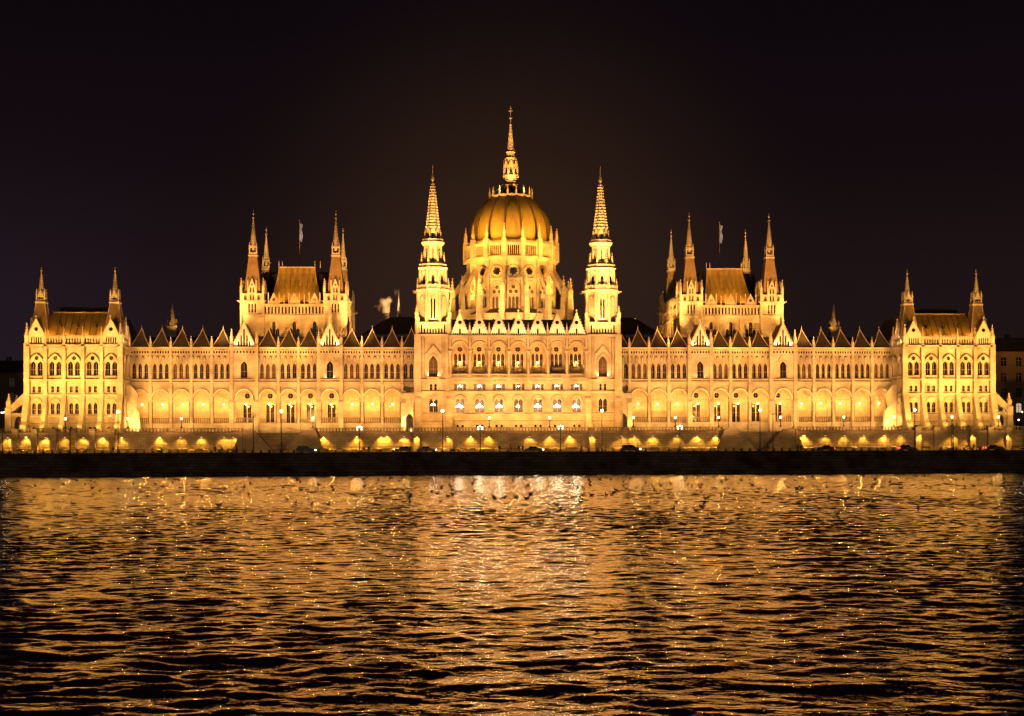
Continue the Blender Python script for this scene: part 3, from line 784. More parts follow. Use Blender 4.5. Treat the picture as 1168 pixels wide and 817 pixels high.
# ---------------------------------------------------------------- drum and dome
DX, DY = 0.0, 36.0
d = MB(['stone'])
S_D1 = {'l': [(-1.05, 36.5, .78, 49.0, 49.7), (0, 36.5, .78, 49.0, 49.7), (1.05, 36.5, .78, 49.0, 49.7)], 'c': [(-.8, 51.0, .55), (.8, 51.0, .55), (0, 52.3, .55)]}
NF = 16
r1 = 12.3
L1 = r1*math.tan(PI/NF)
def f_low(m, k):
    m.mat('stone')
    m.plate([(-L1, 34), (L1, 34), (L1, 61), (-L1, 61)], holes(S_D1)+[circ(0, 56.9, 1.35, 16, .68)], 0, .7, sides=False)
    m.mat('glass'); m.plate(circ(0, 56.9, 1.4, 16), [], .75, .8); m.mat('stone')
    hood(m, 0, 3.2, 51.2, 53.4, 0, .2, .3, 12); hood(m, 0, 3.7, 51.4, 54.0, 0, .15, .15, 12); m.mat('shade_line'); m.plate(circ(0, 56.9, 2.0, 20), [circ(0, 56.9, 1.78, 20)], -.03, -.003); hood(m, 0, 4.0, 51.4, 54.2, 0, .13, .04, 12); m.box(-L1, L1, -.03, -.003, 54.95, 55.1); m.mat('stone')
    m.box(-L1, L1, -.35, 0, 54.6, 54.95); m.box(-L1, L1, -.6, 0, 60.3, 60.9)
    m.plate(circ(0, 56.9, 1.75, 20), [circ(0, 56.9, 1.45, 20)], -.12, 0)
oct_faces(d, DX, DY, r1, f_low, NF)
r2 = 13.2; L2 = r2*math.tan(PI/NF)
def f_band(m, k):
    m.plate([(-L2, 60.9), (L2, 60.9), (L2, 65.3), (-L2, 65.3)], [arch(-1.45+j*.58, 61.5, .40, 63.9, 64.3, 3) for j in range(6)], 0, .5, sides=True)
    m.mat('glass'); m.box(-1.75, 1.75, .62, .66, 61.3, 64.6); m.mat('stone')
    for j in range(9): x = -L2+(j+.5)*2*L2/9; m.prism([(x-.2, 65.3), (x+.2, 65.3), (x, 65.95)], 0, .3)
    m.box(-L2, L2, -.25, 0, 64.7, 65.0)
    m.box(-L2-.1, L2+.1, -.35, .2, 60.7, 61.1)
oct_faces(d, DX, DY, r2, f_band, NF)
for k in range(NF):
    a = (k+.5)*2*PI/NF
    c_, s_ = math.cos(a), math.sin(a)
    d.frus(DX+(r1+.5)*c_, DY+(r1+.4)*s_, 34, 61, .45, .42, 4, rot=a+PI/4)
    d.frus(DX+(r2+.4)*c_, DY+(r2+.4)*s_, 60.5, 66.2, .62, .6, 4, rot=a+PI/4)
    # outer piers and flying buttresses
    P = 17.6
    d.frus(DX+P*c_, DY+P*s_, 34, 49.6, .8, .66, 4, rot=a+PI/4)
    d.M = Matrix.Translation((DX, DY, 0)) @ Matrix.Rotation(a, 4, 'Z')
    d.prism([(P, 49.0), (P, 51.2), (r1+.2, 59.3), (r1+.2, 57.3)], -.33, .33)
    d.prism([(P, 44.6), (r1+.2, 45.6), (r1+.2, 46.6), (P, 45.9)], -.3, .3)
    d.plate([(r1, 34), (P, 34), (P, 45), (r1, 45)], [arch((r1+P)/2, 34.1, 2.6, 42, 44)], -.3, .3, back=True)
    d.M = Matrix.Identity(4)
DR = bpart(d, 'dome_drum')
# ambulatory ring
ab = MB(['stone']); r3 = 15.4; L3 = r3*math.tan(PI/NF)
S_AB = {'l': [(0, 36.3, 1.7, 41.6, 43.2)]}
def f_ab(m, k):
    m.plate([(-L3, 34), (L3, 34), (L3, 44.4), (-L3, 44.4)], holes(S_AB), 0, .6, sides=False); hood(m, 0, 1.9, 41.6, 43.4, 0, .22, .2, 5)
    m.box(-L3, L3, -.3, 0, 44.0, 44.6)
oct_faces(ab, DX, DY, r3, f_ab, NF)
ab.mat('roof'); ab.lathe(DX, DY, [(15.5, 44.5), (12.4, 46.2)], 32)
AB = bpart(ab, 'ambulatory')
for k in range(NF):
    F = Matrix.Translation((DX, DY, 0)) @ Matrix.Rotation(k*2*PI/NF, 4, 'Z') @ Matrix.Translation((0, -r1, 0))
    put_win('drum_window', 'd1', S_D1, DR, 0, 0, .45, 'glass_r', F=F)
    F = Matrix.Translation((DX, DY, 0)) @ Matrix.Rotation(k*2*PI/NF, 4, 'Z') @ Matrix.Translation((0, -r3, 0))
    put_win('ambulatory_window', 'ab', S_AB, AB, 0, 0, .4, 'glass', F=F)
    a = (k+.5)*2*PI/NF; c_, s_ = math.cos(a), math.sin(a)
    pin('dome_pinnacle', DR, DX+(r2+.4)*c_, DY+(r2+.4)*s_, 66.0, 4.6, .78)
    pin('dome_pinnacle', DR, DX+17.6*c_, DY+17.6*s_, 49.6, 6.4, 1.2)
dm = MB(['dome'])
K = .2577
prof = [(12.1, 65.5), (12.15, 67.2), (12.1, 69.0), (11.7, 71.2), (11.0, 73.2), (10.0, 75.1), (8.7, 76.9), (7.3, 78.5), (6.2, 79.6)]
# smooth profile
def cat(pf, n):
    out = []
    for i in range(len(pf)-1):
        p0 = pf[max(0, i-1)]; p1 = pf[i]; p2 = pf[i+1]; p3 = pf[min(len(pf)-1, i+2)]
        for j in range(n):
            t = j/n
            out.append(tuple(.5*((2*p1[q])+(-p0[q]+p2[q])*t+(2*p0[q]-5*p1[q]+4*p2[q]-p3[q])*t*t+(-p0[q]+3*p1[q]-3*p2[q]+p3[q])*t**3) for q in (0, 1)))
    return out+[pf[-1]]
pf = cat(prof, 3)
dm.lathe(DX, DY, pf, 96)
DM = bpart(dm, 'dome', smooth=True)
for k in range(NF):
    a = (k+.5)*2*PI/NF
    rb = MB(['rib'])
    for j in range(len(pf)-1):
        (ra, za), (rb_, zb) = pf[j], pf[j+1]
        rb.bar(((ra+.05)*math.cos(a), (ra+.05)*math.sin(a), za), ((rb_+.05)*math.cos(a), (rb_+.05)*math.sin(a), zb), .3, .3, 6)
    rb.build('dome_rib', DM, (DX, DY, 0), 0, True)
ln = MB(['stone'])
ln.lathe(DX, DY, [(6.3, 79.3), (6.6, 79.5), (6.6, 80.0), (6.0, 80.1)], 32)
for k in range(NF):   # little arches carrying the lantern
    a = (k+.5)*2*PI/NF; ln.bar((DX+5.9*math.cos(a), DY+5.9*math.sin(a), 80), (DX+2.9*math.cos(a), DY+2.9*math.sin(a), 83.0), .22, .2, 4)
ln.mat('rib'); ln.lathe(DX, DY, [(5.6, 79.8), (3.6, 81.2), (2.3, 83.3)], 24); ln.mat('stone')
ln.lathe(DX, DY, [(2.2, 82.6), (3.0, 82.9), (3.0, 83.4), (2.0, 83.5), (1.6, 84.2), (1.7, 85.0), (2.3, 85.6), (2.45, 86.3), (2.2, 86.4)], 24)
oct_faces(ln, DX, DY, 1.95, lambda m, k: (m.plate([(-.8, 86.3), (.8, 86.3), (.8, 88.9), (-.8, 88.9)], [arch(0, 86.9, .8, 88.1, 88.6, 3)], 0, .25, back=True), m.prism([(-.8, 88.9), (.8, 88.9), (0, 90.8)], -.15, .1)))
ln.frus(DX, DY, 86.3, 90.5, 1.0, .9, 8)
ln.lathe(DX, DY, [(1.6, 89.3), (1.35, 91.0), (1.7, 91.1), (1.7, 91.5), (1.2, 91.6), (1.15, 93.0), (1.4, 93.2), (1.0, 93.4)], 16)
ln.frus(DX, DY, 93.3, 101.0, .88, .2, 8)
for k in range(16): z = 93.8+k*.44; rr = .88-.68*(z-93.3)/7.7+.1; ln.frus(DX, DY, z, z+.16, rr, rr, 8)
ln.frus(DX, DY, 101, 101.5, .35, .3, 8)
LN = ln.build('lantern', DM, (0, 0, 0))
fn = MB(['iron']); fn.mat('stone_d'); fn.bar((DX, DY, 101.4), (DX, DY, 106.8), .12, .07, 6); fn.ball((DX, DY, 103.4), .38); 
for k in range(4): a = k*PI/4; fn.bar((DX-.6*math.cos(a), DY-.6*math.sin(a), 105.4), (DX+.6*math.cos(a), DY+.6*math.sin(a), 105.4), .09, .09, 4)
fn.box(DX-.4, DX+.4, DY-.05, DY+.05, 106.1, 106.25)
fn.build('finial', DM)
for k in range(NF):
    a = k*2*PI/NF+PI/NF
    pin('dome_pinnacle', DM, DX+6.35*math.cos(a), DY+6.35*math.sin(a), 79.9, 2.8, .45)
for k in range(8):
    a = k*PI/4+PI/8
    pin('dome_pinnacle', DM, DX+2.15*math.cos(a), DY+2.15*math.sin(a), 86.3, 3.6, .4)

# ---------------------------------------------------------------- chamber blocks
S_H1 = {'l': [(-1.0, 33.5, .95, 39.3, 40.0), (0, 33.5, .95, 41.2, 42.0), (1.0, 33.5, .95, 39.3, 40.0)]}
S_H2 = {'l': [(-1.0, 44.1, .42, 46.2, 46.3), (0, 44.1, .42, 46.2, 46.3), (1.0, 44.1, .42, 46.2, 46.3)]}
def chamber(s):
    cx = s*61.75; y0, y1 = 19.0, 56.0; HX = 11.55; T_ = 3.05
    m = MB(['stone'])
    def front(mm, L, n):
        p = 2*L/n
        for k in range(n):
            c = -L+p*(k+.5)
            mm.mat('stone')
            mm.plate([(c-p/2, 30), (c+p/2, 30), (c+p/2, 43.6), (c-p/2, 43.6)], holes(S_H1, c), 0, .6, sides=False)
            nn = max(3, int(p/.82)); 
            mm.plate([(c-p/2, 43.6), (c+p/2, 43.6), (c+p/2, 46.5), (c-p/2, 46.5)], [arch(c-p/2+(j+.5)*p/nn, 44.1, .45, 45.8, 46.1, 3) for j in range(nn)], 0, .6, sides=False)
            mm.mat('glass'); mm.box(c-p/2, c+p/2, .6, .65, 43.8, 46.3); mm.mat('stone')
            hood(mm, c, 3.2, 39.6, 42.6, 0, .2, .2, 5)
            mm.plate([(c-1.35, 46.7), (c+1.35, 46.7), (c+1.2, 47.6), (c, 50.0), (c-1.2, 47.6)], [circ(c, 48.0, .45)], -.15, .3, back=True)
            for sg in (-1, 1): mm.box(c+sg*1.5-.13, c+sg*1.5+.13, -.15, .15, 46.7, 49.9)
            mm.box(c-p/2-.13, c-p/2+.13, -.15, .2, 46.7, 49.4)
            mm.box(c-p/2-.35, c-p/2+.35, -.4, 0, 30, 43.6)
        mm.box(-L, L, -.35, 0, 43.4, 43.75); mm.box(-L, L, -.35, .6, 46.45, 46.75)
    Lf = HX-T_; m.M = Matrix.Translation((cx, y0, 0)); front(m, Lf, 3)
    for sg in (-1, 1):
        m.M = Matrix.Translation((cx+sg*(HX+T_-.3), (y0+y1)/2, 0)) @ Matrix.Rotation(sg*PI/2, 4, 'Z'); front(m, (y1-y0)/2-5, 5)
    m.M = Matrix.Identity(4); m.box(cx-HX-T_+.5, cx+HX+T_-.5, y1-1, y1-.4, 30, 46.5)
    m.mat('roof'); m.box(cx-HX-T_+.6, cx+HX+T_-.6, y0+.8, y1-1.5, 45.5, 46.2)
    C = bpart(m, 'chamber_block')
    for k in range(3): put_win('chamber_window', 'h1', S_H1, C, cx-Lf+2*Lf/3*(k+.5), y0, .35)
    for sg in (-1, 1):
        Ls = (y1-y0)/2-5; F = Matrix.Translation((cx+sg*(HX+T_-.3), (y0+y1)/2, 0)) @ Matrix.Rotation(sg*PI/2, 4, 'Z')
        for k in range(5): put_win('chamber_window', 'h1', S_H1, C, -Ls+2*Ls/5*(k+.5), 0, .35, F=F)
    # roofs: lit central hipped roof with dark wings
    r = MB(['roof_b'])
    def hip(x0, x1, ya, yb, z0, x2, x3, yc, yd, z1, mat):
        r.mat(mat); N = 6
        for j in range(N):
            def ring(u):
                k = 1-(1-u)**1.25
                return [(x0+(x2-x0)*k, ya+(yc-ya)*k), (x1+(x3-x1)*k, ya+(yc-ya)*k), (x1+(x3-x1)*k, yb+(yd-yb)*k), (x0+(x2-x0)*k, yb+(yd-yb)*k)], z0+(z1-z0)*u
            A, za = ring(j/N); B, zb = ring((j+1)/N)
            for q in range(4):
                t = (q+1) % 4; r.add([(*A[q], za), (*A[t], za), (*B[t], zb), (*B[q], zb)], [(0, 1, 2, 3)])
        r.add([(x2, yc, z1), (x3, yc, z1), (x3, yd, z1), (x2, yd, z1)], [(0, 1, 2, 3)])
    hip(cx-7.0, cx+7.0, y0+3.2, y1-3, 47.6, cx-5.2, cx+5.2, y0+9, y1-9, 58.0, 'roof_b')
    hip(cx-12.2, cx+12.2, y0+7.5, y1-4, 46.2, cx-9.6, cx+9.6, y0+13, y1-8, 57.3, 'roof')
    r.mat('roof_edge'); r.box(cx-5.3, cx+5.3, y0+8.9, y0+9.1, 58.0, 58.3)
    for x in (-5.2, -4.2, 5.0, 6.6): r.frus(cx+x, y0+9.3, 58, 60, .12, .03, 4)
    r.mat('rib')
    bpart(r, 'chamber_roof')
    for sx in (-1, 1):
        for yy in (y0+T_-1, y1-T_-1): chamber_tower(cx+sx*HX, yy, T_, s)
S_CT = {'l': [(-.85, 44.2, .42, 46.5, 46.8), (0, 44.2, .42, 46.5, 46.8), (.85, 44.2, .42, 46.5, 46.8)]}
CTM = {}
def chamber_tower(x, y, T, s):
    if 'm' not in CTM:
        t = MB(['stone'])
        for a in range(4):
            F = Matrix.Rotation(a*PI/2, 4, 'Z') @ Matrix.Translation((0, -T, 0)); t.M = F
            t.plate([(-T, 30), (T, 30), (T, 47.3), (-T, 47.3)], holes(S_CT), 0, .5, sides=False)
            t.box(-T, T, -.3, 0, 43.4, 43.75); t.box(-T-.2, T+.2, -.4, 0, 47.1, 47.6)
            t.box(-T, T, -.12, 0, 41.6, 41.75)
            # crown stage: open arches, gablet
            t.plate([(-T, 47.6), (T, 47.6), (T, 49.6), (-T, 49.6)], [arch(dx, 47.8, .8, 48.7, 49.2, 3) for dx in (-1.85, 1.85)]+[arch(dx, 47.8, .4, 49.1, 49.4, 2) for dx in (-.4, .4)], -.2, .2, back=True)
            t.plate([(-1.0, 49.6), (1.0, 49.6), (1.0, 51.2), (0, 53.8), (-1.0, 51.2)], [arch(dx, 49.8, .45, 51.0, 51.4, 3) for dx in (-.4, .4)]+[circ(0, 52.1, .3, 8)], -.2, .2, back=True)
            for sg in (-1, 1): t.box(sg*1.15-.14, sg*1.15+.14, -.3, .2, 49.6, 53.3)
            t.bar((0, 0, 47.4), (0, -1.5, 47.55), .2, .1, 4)
        t.M = Matrix.Identity(4)
        for sx in (-1, 1):
            for sy in (-1, 1):
                t.bar((sx*T, sy*T, 47.4), (sx*(T+1.0), sy*(T+1.0), 47.5), .2, .12, 4)
                t.frus(sx*T, sy*T, 30, 49.8, .28, .28, 4)
        t.mat('roof_t'); t.frus(0, 0, 47.6, 52.5, 2.35, 2.05, 4); t.frus(0, 0, 52.5, 60.4, 2.05, 1.12, 4)
        t.mat('stone'); t.frus(0, 0, 60.2, 60.6, 1.3, 1.3, 4)
        for sx in (-1, 1):
            for sy in (-1, 1): t.box(sx*.95-.15, sx*.95+.15, sy*.95-.15, sy*.95+.15, 60.6, 63.2); t.frus(sx*.95, sy*.95, 63.2, 64.3, .16, .02, 4)
        t.frus(0, 0, 60.6, 61.3, 1.05, 1.05, 4); t.frus(0, 0, 62.8, 63.3, 1.15, 1.05, 4); t.frus(0, 0, 61.3, 62.9, .4, .4, 8)
        t.frus(0, 0, 63.3, 71.0, .85, .1, 8)
        for k in range(9): z = 64+k*.7; rr = .85-.75*(z-63.3)/7.7+.07; t.frus(0, 0, z, z+.12, rr, rr, 8)
        t.frus(0, 0, 71, 71.3, .28, .28, 6); t.bar((0, 0, 71.2), (0, 0, 73.3), .07, .05, 4); t.ball((0, 0, 72.3), .28, 6)
        CTM['m'] = t.mesh('chamber_tower')
    o = place('chamber_tower', CTM['m'], BLD, (x, y, -10.5))
    put_win('tower_window', 'ct', S_CT, o, 0, -T, .3)
    for sg in (-1, 1):
        F = Matrix.Rotation(sg*PI/2, 4, 'Z') @ Matrix.Translation((0, -T, 0)); put_win('tower_window', 'ct', S_CT, o, 0, 0, .3, F=F)
    for sx in (-1, 1):
        for sy in (-1, 1): pin('turret_pinnacle', o, sx*T, sy*T, 49.6, 4.4, .6)
for s in (-1, 1): chamber(s)

# ---------------------------------------------------------------- roofs and turrets behind
for s in (-1, 1):
    r = MB(['roof'])
    a, b = s*24, s*43
    A = [(a, 26), (b, 26), (b, 50), (a, 50)]; B = [(a, 33), (s*36, 33), (s*36, 43), (a, 43)]
    for q_ in range(4):
        t = (q_+1) % 4; r.add([(*A[q_], 39.0), (*A[t], 39.0), (*B[t], 44.4), (*B[q_], 44.4)], [(0, 1, 2, 3)])
    r.add([(*p, 44.4) for p in B], [(0, 1, 2, 3)])
    r.mat('stone_d'); r.box(a, b, 26.1, 27, 30, 36.2); r.box(b-.5, b+.5, 26.1, 50, 30, 39)
    for k in range(14): x = s*(25+k*1.3); r.box(x-.14, x+.14, 26.1, 26.5, 36.2, 38.9)
    r.mat('glass'); r.box(a, b, 27, 27.1, 36.2, 39)
    bpart(r, 'inner_roof')
    t = MB(['stone']); x, y = s*102.6, 58
    t.frus(x, y, 30, 43.5, 1.5, 1.4, 4); t.frus(x, y, 43.3, 43.8, 1.7, 1.7, 4)
    for sx in (-1, 1):
        for sy in (-1, 1): t.frus(x+sx*1.2, y+sy*1.2, 41.5, 45.8, .28, .05, 4)
    for a_ in range(4):
        t.M = Matrix.Translation((x, y, 0)) @ Matrix.Rotation(a_*PI/2, 4, 'Z'); t.prism([(-1, 43.6), (1, 43.6), (0, 46)], -1.35, -1.1); t.M = Matrix.Identity(4)
    t.frus(x, y, 43.6, 51, 1.0, .06, 8)
    for k in range(7): z = 44.6+k*.85; rr = 1.0-.94*(z-43.6)/7.4+.1; t.frus(x, y, z, z+.2, rr, rr, 8)
    bpart(t, 'rear_turret')
    spot((x-s*3, y-6, 41), (x, y, 47), 900, 60, 1, WARM, .2)
    # rear ranges closing the plan
    r = MB(['stone_d']); r.box(s*24, s*131, 60, 76, GROUND, 32); r.mat('roof'); r.prismx([(59.5, 32), (76.5, 32), (68, 38.5)], s*24, s*131)
    bpart(r, 'rear_range')
t = MB(['stone_d']); t.frus(-33.0, 38, 44, 53.5, .55, .05, 8); t.frus(-33.0, 38, 43.8, 45.5, .9, .55, 8)
bpart(t, 'roof_fleche')
# ================================================================== CAMERA NUMBERS
FPX, DIST, CAMX, CAMZ, YAW = 1622.0, 382.0, -22.5, 7.0, R(3.1)
def PX(x, Y): return CAMX + math.tan(YAW+math.atan((x-584)/FPX))*(DIST+Y)

# ================================================================== GROUND, QUAY
def sheet(name, x0, x1, y0, y1, z, mat):
    m = MB([mat]); m.add([(x0, y0, z), (x1, y0, z), (x1, y1, z), (x0, y1, z)], [(0, 1, 2, 3)])
    o = m.build(name); o['kind'] = 'structure'; return o
ZQ = 5.3
ST = (53.5, 72.0)          # stair openings in the retaining wall
m = MB(['paving'])
for a, b, y0 in ((-151, 151, -4.3), (-151, -ST[1], -10.4), (-ST[0], ST[0], -10.4), (ST[1], 151, -10.4)):
    y1 = 130 if y0 > -5 else -4.3
    m.add([(a, y0, GROUND-.02), (b, y0, GROUND-.02), (b, y1, GROUND-.02), (a, y1, GROUND-.02)], [(0, 1, 2, 3)])
m.build('terrace')['kind'] = 'structure'
m = MB(['soil'])
for a, b, y0, y1 in ((-2500, 2500, -4.3, 3000), (-2500, -ST[1], -9.8, -4.3), (-ST[0], ST[0], -9.8, -4.3), (ST[1], 2500, -9.8, -4.3)):
    m.add([(a, y0, GROUND-.3), (b, y0, GROUND-.3), (b, y1, GROUND-.3), (a, y1, GROUND-.3)], [(0, 1, 2, 3)])
m.build('ground')['kind'] = 'structure'
sheet('road', -900, 900, -36.4, -4.9, ZQ, 'asphalt')
m = MB(['stone_d']); 
for y in (-14.5, -30.5): m.box(-900, 900, y-.08, y+.08, ZQ-.1, ZQ+.13)
m.box(-900, 900, -14.4, -10.6, ZQ-.1, ZQ+.12)
o = m.build('pavement'); o['kind'] = 'structure'
m = MB(['asphalt'])
m.mat('stone_w')
for k in range(-60, 60): m.box(k*6, k*6+2.6, -22.6, -22.45, ZQ+.004, ZQ+.008)
o = m.build('lane_marking'); o['kind'] = 'structure'
# embankment wall down to the river, with one step near the foot
m = MB(['wall_d'])
m.prismx([(-35.9, ZQ+.16), (-36.6, ZQ+.16), (-36.75, ZQ-.1), (-39.4, 1.0), (-41.4, 1.0), (-41.7, -3), (-35.9, -3)], -900, 900)
tag(m.build('quay_wall'), 'long dark sloping stone quay wall between the river and the lower road', 'wall')
# retaining wall under the terrace, broken by two stairs
m = MB(['wall_q'])
segs = [(-151, -ST[1]), (-ST[0], ST[0]), (ST[1], 151)]
for a, b in segs:
    m.mat('wall_q'); m.box(a, b, -10.4, -8.8, ZQ-.4, GROUND-.05)
    m.prismx([(-10.4, ZQ-.1), (-11.0, ZQ-.1), (-11.0, ZQ+.75), (-10.4, ZQ+1.05)], a, b)
    m.mat('stone_d'); m.box(a, b, -10.75, -8.7, GROUND-.25, GROUND+.12)
piers = [27.3, 18.6, 105.5]+[PC[0]-2.44+4.87*k for k in range(1, 6)]+[135.0, 140.5, 146]
m.mat('wall_q')
for p in piers:
    for s in (-1, 1): m.box(s*p-.75, s*p+.75, -11.5, -8.5, ZQ-.3, GROUND+1.0)
WALL = m.build('retaining_wall'); tag(WALL, 'tall ashlar retaining wall with downlights below the parliament terrace', 'wall')
for a, b in segs:
    n = max(1, round((b-a)/8)); L = (b-a)/n
    for k in range(n):
        q = balus(0, L, 1.1, .8, .34, .35, 'stone_d') if (('bt', round(L, 2)) not in PIN) else None
        if q is not None: PIN[('bt', round(L, 2))] = q.mesh('balustrade')
        o = place('balustrade', PIN[('bt', round(L, 2))], WALL, (a+k*L, -9.9, GROUND+.1))
# stairs: two flights meeting at the foot of each opening
for s in (-1, 1):
    m = MB(['wall_q']); c = s*(ST[0]+ST[1])/2
    m.box(s*ST[0], s*ST[1], -5.0, -4.2, ZQ-.3, GROUND-.04)          # back wall of the recess
    m.mat('stair'); N = 26
    for (xo, xi) in ((ST[1], 64.4), (ST[0], 61.5)):
        top = xo+(xi-xo)*.42
        m.box(s*xo, s*top, -12.5, -5.0, ZQ-.3, GROUND-.1)
        for k in range(N):
            u0, u1 = k/N, (k+1)/N
            m.box(s*(top+(xi-top)*u0), s*(top+(xi-top)*u1), -12.1, -5.0, ZQ-.3, GROUND-.1-(GROUND-ZQ-.1)*u1)
        m.prism([(s*top, ZQ), (s*xi, ZQ), (s*xi, ZQ+.5), (s*top, GROUND+.5)], -12.6, -12.1)
        m.box(s*xo, s*top, -12.7, -12.4, GROUND-.1, GROUND+.6)
    # flared cheek
    for xo, d in ((ST[1], 1), (ST[0], -1)):
        m.prism([(s*xo, ZQ), (s*(xo+d*2.6), ZQ), (s*(xo+d*.2), GROUND+.6), (s*xo, GROUND+.6)], -13.4, -12.75)
        m.box(s*(xo+d*.05), s*(xo-d*.7), -12.75, -9.0, ZQ, GROUND+.55)
    side = 'left' if s < 0 else 'right'
    tag(m.build('quay_stair'), 'stone stairs with two converging flights breaking the %s half of the terrace wall' % side, 'stairs', 'stairs from the terrace to the lower quay')

# ------------------------------------------------------------------ downlights on the retaining wall
dl = MB(['iron']); dl.frus(0, -.35, -.12, .1, .16, .22, 8); dl.box(-.06, .06, -.4, 0, .1, .18); dl.mat('lamp'); dl.frus(0, -.35, -.16, -.121, .13, .13, 8)
DLm = dl.mesh('downlight')
DL = [8.6, 29.5, 51.7, 73.7, 95, 117, 139, 182, 206, 229.8, 255.4, 277, 360, 407, 435, 441.5, 461, 475.7, 510.2, 537, 558, 604, 627, 650, 674.7, 708.4, 723.5, 744.7, 772.6, 795.4, 818, 895.7, 917.5, 941.5, 963.9, 985.8, 1008.5, 1027.5, 1048, 1085.8, 1107.7, 1148]
for i, x in enumerate(DL):
    X = PX(x, -11); 
    if x == 277: X = -74.6
    if x == 360: X = -51.4
    if x == 818: X = 51.4
    if x == 895.7: X = 74.6
    inpier = any(abs(abs(X)-p) < 1.2 for p in piers); y = -11.55 if inpier else -10.45
    o = bpy.data.objects.new('downlight', DLm); COL.objects.link(o); o.location = (X, y, 9.45)
    tag(o, 'small lit yellow downlight on the retaining wall, %s from the left of the row' % (ORD[i] if i < 12 else ('%dth' % (i+1))), 'wall light', 'downlights along the retaining wall')
    spot((X, y-.5, 9.35), (X, y+.15, 6.2), 3000*random.uniform(.65, 1.2), 116, .7, (1, .47, .055), .06)

# ------------------------------------------------------------------ lamps
ZT = GROUND+1.2
def lantern_post(x, i, n):
    root = empty('lantern_post', (x, -9.9, ZT))
    a = MB(['iron']); a.frus(0, 0, 0, .35, .3, .22, 8); a.frus(0, 0, .35, 2.1, .11, .07, 8); a.box(-.4, .4, -.03, .03, 1.75, 1.81)
    b = MB(['lamp']); b.frus(0, 0, 2.2, 2.75, .16, .25, 6); c = MB(['iron']); c.frus(0, 0, 2.76, 3.0, .36, .1, 6); c.frus(0, 0, 3.0, 3.2, .04, .02, 6)
    if 'lp' not in PIN: PIN['lp'] = (a.mesh('post'), b.mesh('lantern'), c.mesh('cap'))
    for nm, me in zip(('post', 'lantern', 'cap'), PIN['lp']): place(nm, me, root, (0, 0, 0))
    point((x, -10.4, ZT+2.3), 90, (1, .66, .3), .1)
    return root
TL = [(74.7, 'in front of the left end pavilion'), (146, 'at the inner corner of the left end pavilion'), (207, 'before the open arcade right of the left end pavilion'), (357, 'at the right edge of the left stairs'),
      (461, 'beside the left river tower'), (558.2, 'before the left half of the central block'), (627, 'before the right half of the central block'), (722.6, 'beside the right river tower'),
      (770.3, 'before the arcade right of the right river tower'), (819.7, 'at the left edge of the right stairs'), (890.5, 'at the right edge of the right stairs'), (962.6, 'before the arcade left of the right end pavilion'),
      (1019.9, 'at the inner corner of the right end pavilion'), (1086, 'in front of the right end pavilion'), (1139, 'at the far outer end of the right end pavilion')]
for i, (x, t) in enumerate(TL):
    tag(lantern_post(PX(x, -9.9), i, len(TL)), 'short lit lantern post ' + t, 'street lamp', 'lantern posts on the terrace balustrade')
def mast():
    root = empty('lamp_mast'); a = MB(['iron']); a.frus(0, 0, 0, .8, .22, .16, 8); a.frus(0, 0, .8, 10.0, .12, .06, 8)
    a.build('pole', root)
    b = MB(['iron']); b.bar((0, 0, 10), (0, .9, 10.35), .05, .05, 6); b.box(-.18, .18, .6, 1.3, 10.3, 10.45); b.build('arm', root)
    c = MB(['lamp_w']); c.frus(0, 0, 10.02, 10.4, .2, .26, 8); c.build('lamp_globe', root)
    return root
m0 = mast(); MX = [134.7, 321, 505, 686.7, 867, 1043.5]
mt = ['in front of the left end pavilion corner', 'standing before the left stairs', 'standing before the left river tower', 'standing before the right river tower', 'standing before the right stairs', 'in front of the right end pavilion']
MASTS = []
for i, x in enumerate(MX):
    o = m0 if i == 0 else copy_tree(m0); X = PX(x, -31); o.location = (X, -31, ZQ); MASTS.append(X)
    tag(o, 'tall thin mast with one white light, ' + mt[i], 'lamp post', 'tall lamp masts on the lower quay')
def cluster(h, lit):
    root = empty('cluster_lamp'); a = MB(['iron']); a.frus(0, 0, 0, .7, .24, .16, 8); a.frus(0, 0, .7, h, .11, .07, 8)
    g = MB(['lamp_w' if lit else 'frame']); g2 = []
    a.build('post', root)
    for k in range(5):
        if k < 4: an = k*PI/2+PI/4; p = (.55*math.cos(an)*1.3, .55*math.sin(an), h-.35+(.5 if k % 2 else 0))
        else: p = (0, 0, h+.35)
        q = MB(['iron']); q.bar((0, 0, h-.6 if k < 4 else h), p, .04, .03, 5); q.mat('lamp_w' if lit else 'frame'); q.ball((p[0], p[1], p[2]+.12), .15)
        q.build('globe_arm', root)
    return root
CL = [(3, 5.6, 0, 'at the left end of the quay'), (80, 6.2, 0, 'before the left end pavilion'), (289, 9.2, 0, 'tall one before the left stairs'), (410, 5.9, 1, 'before the arcade left of the left river tower'),
      (547.8, 5.9, 1, 'before the left half of the central block'), (639.5, 6.0, 1, 'before the right half of the central block'), (775.5, 5.9, 1, 'before the arcade right of the right river tower'),
      (881.7, 9.6, 0, 'tall one before the right stairs'), (1087.5, 6.0, 0, 'before the right end pavilion')]
for x, h, lit, t in CL:
    o = cluster(h, lit); X = PX(x, -33.5); o.location = (X, -33.5, ZQ)
    tag(o, ('lit' if lit else 'unlit')+' five globe cluster lamp '+t, 'lamp post', 'cluster lamps on the lower quay')
    if lit: point((X, -34.2, ZQ+h+.1), 90, (1, .8, .5), .12)
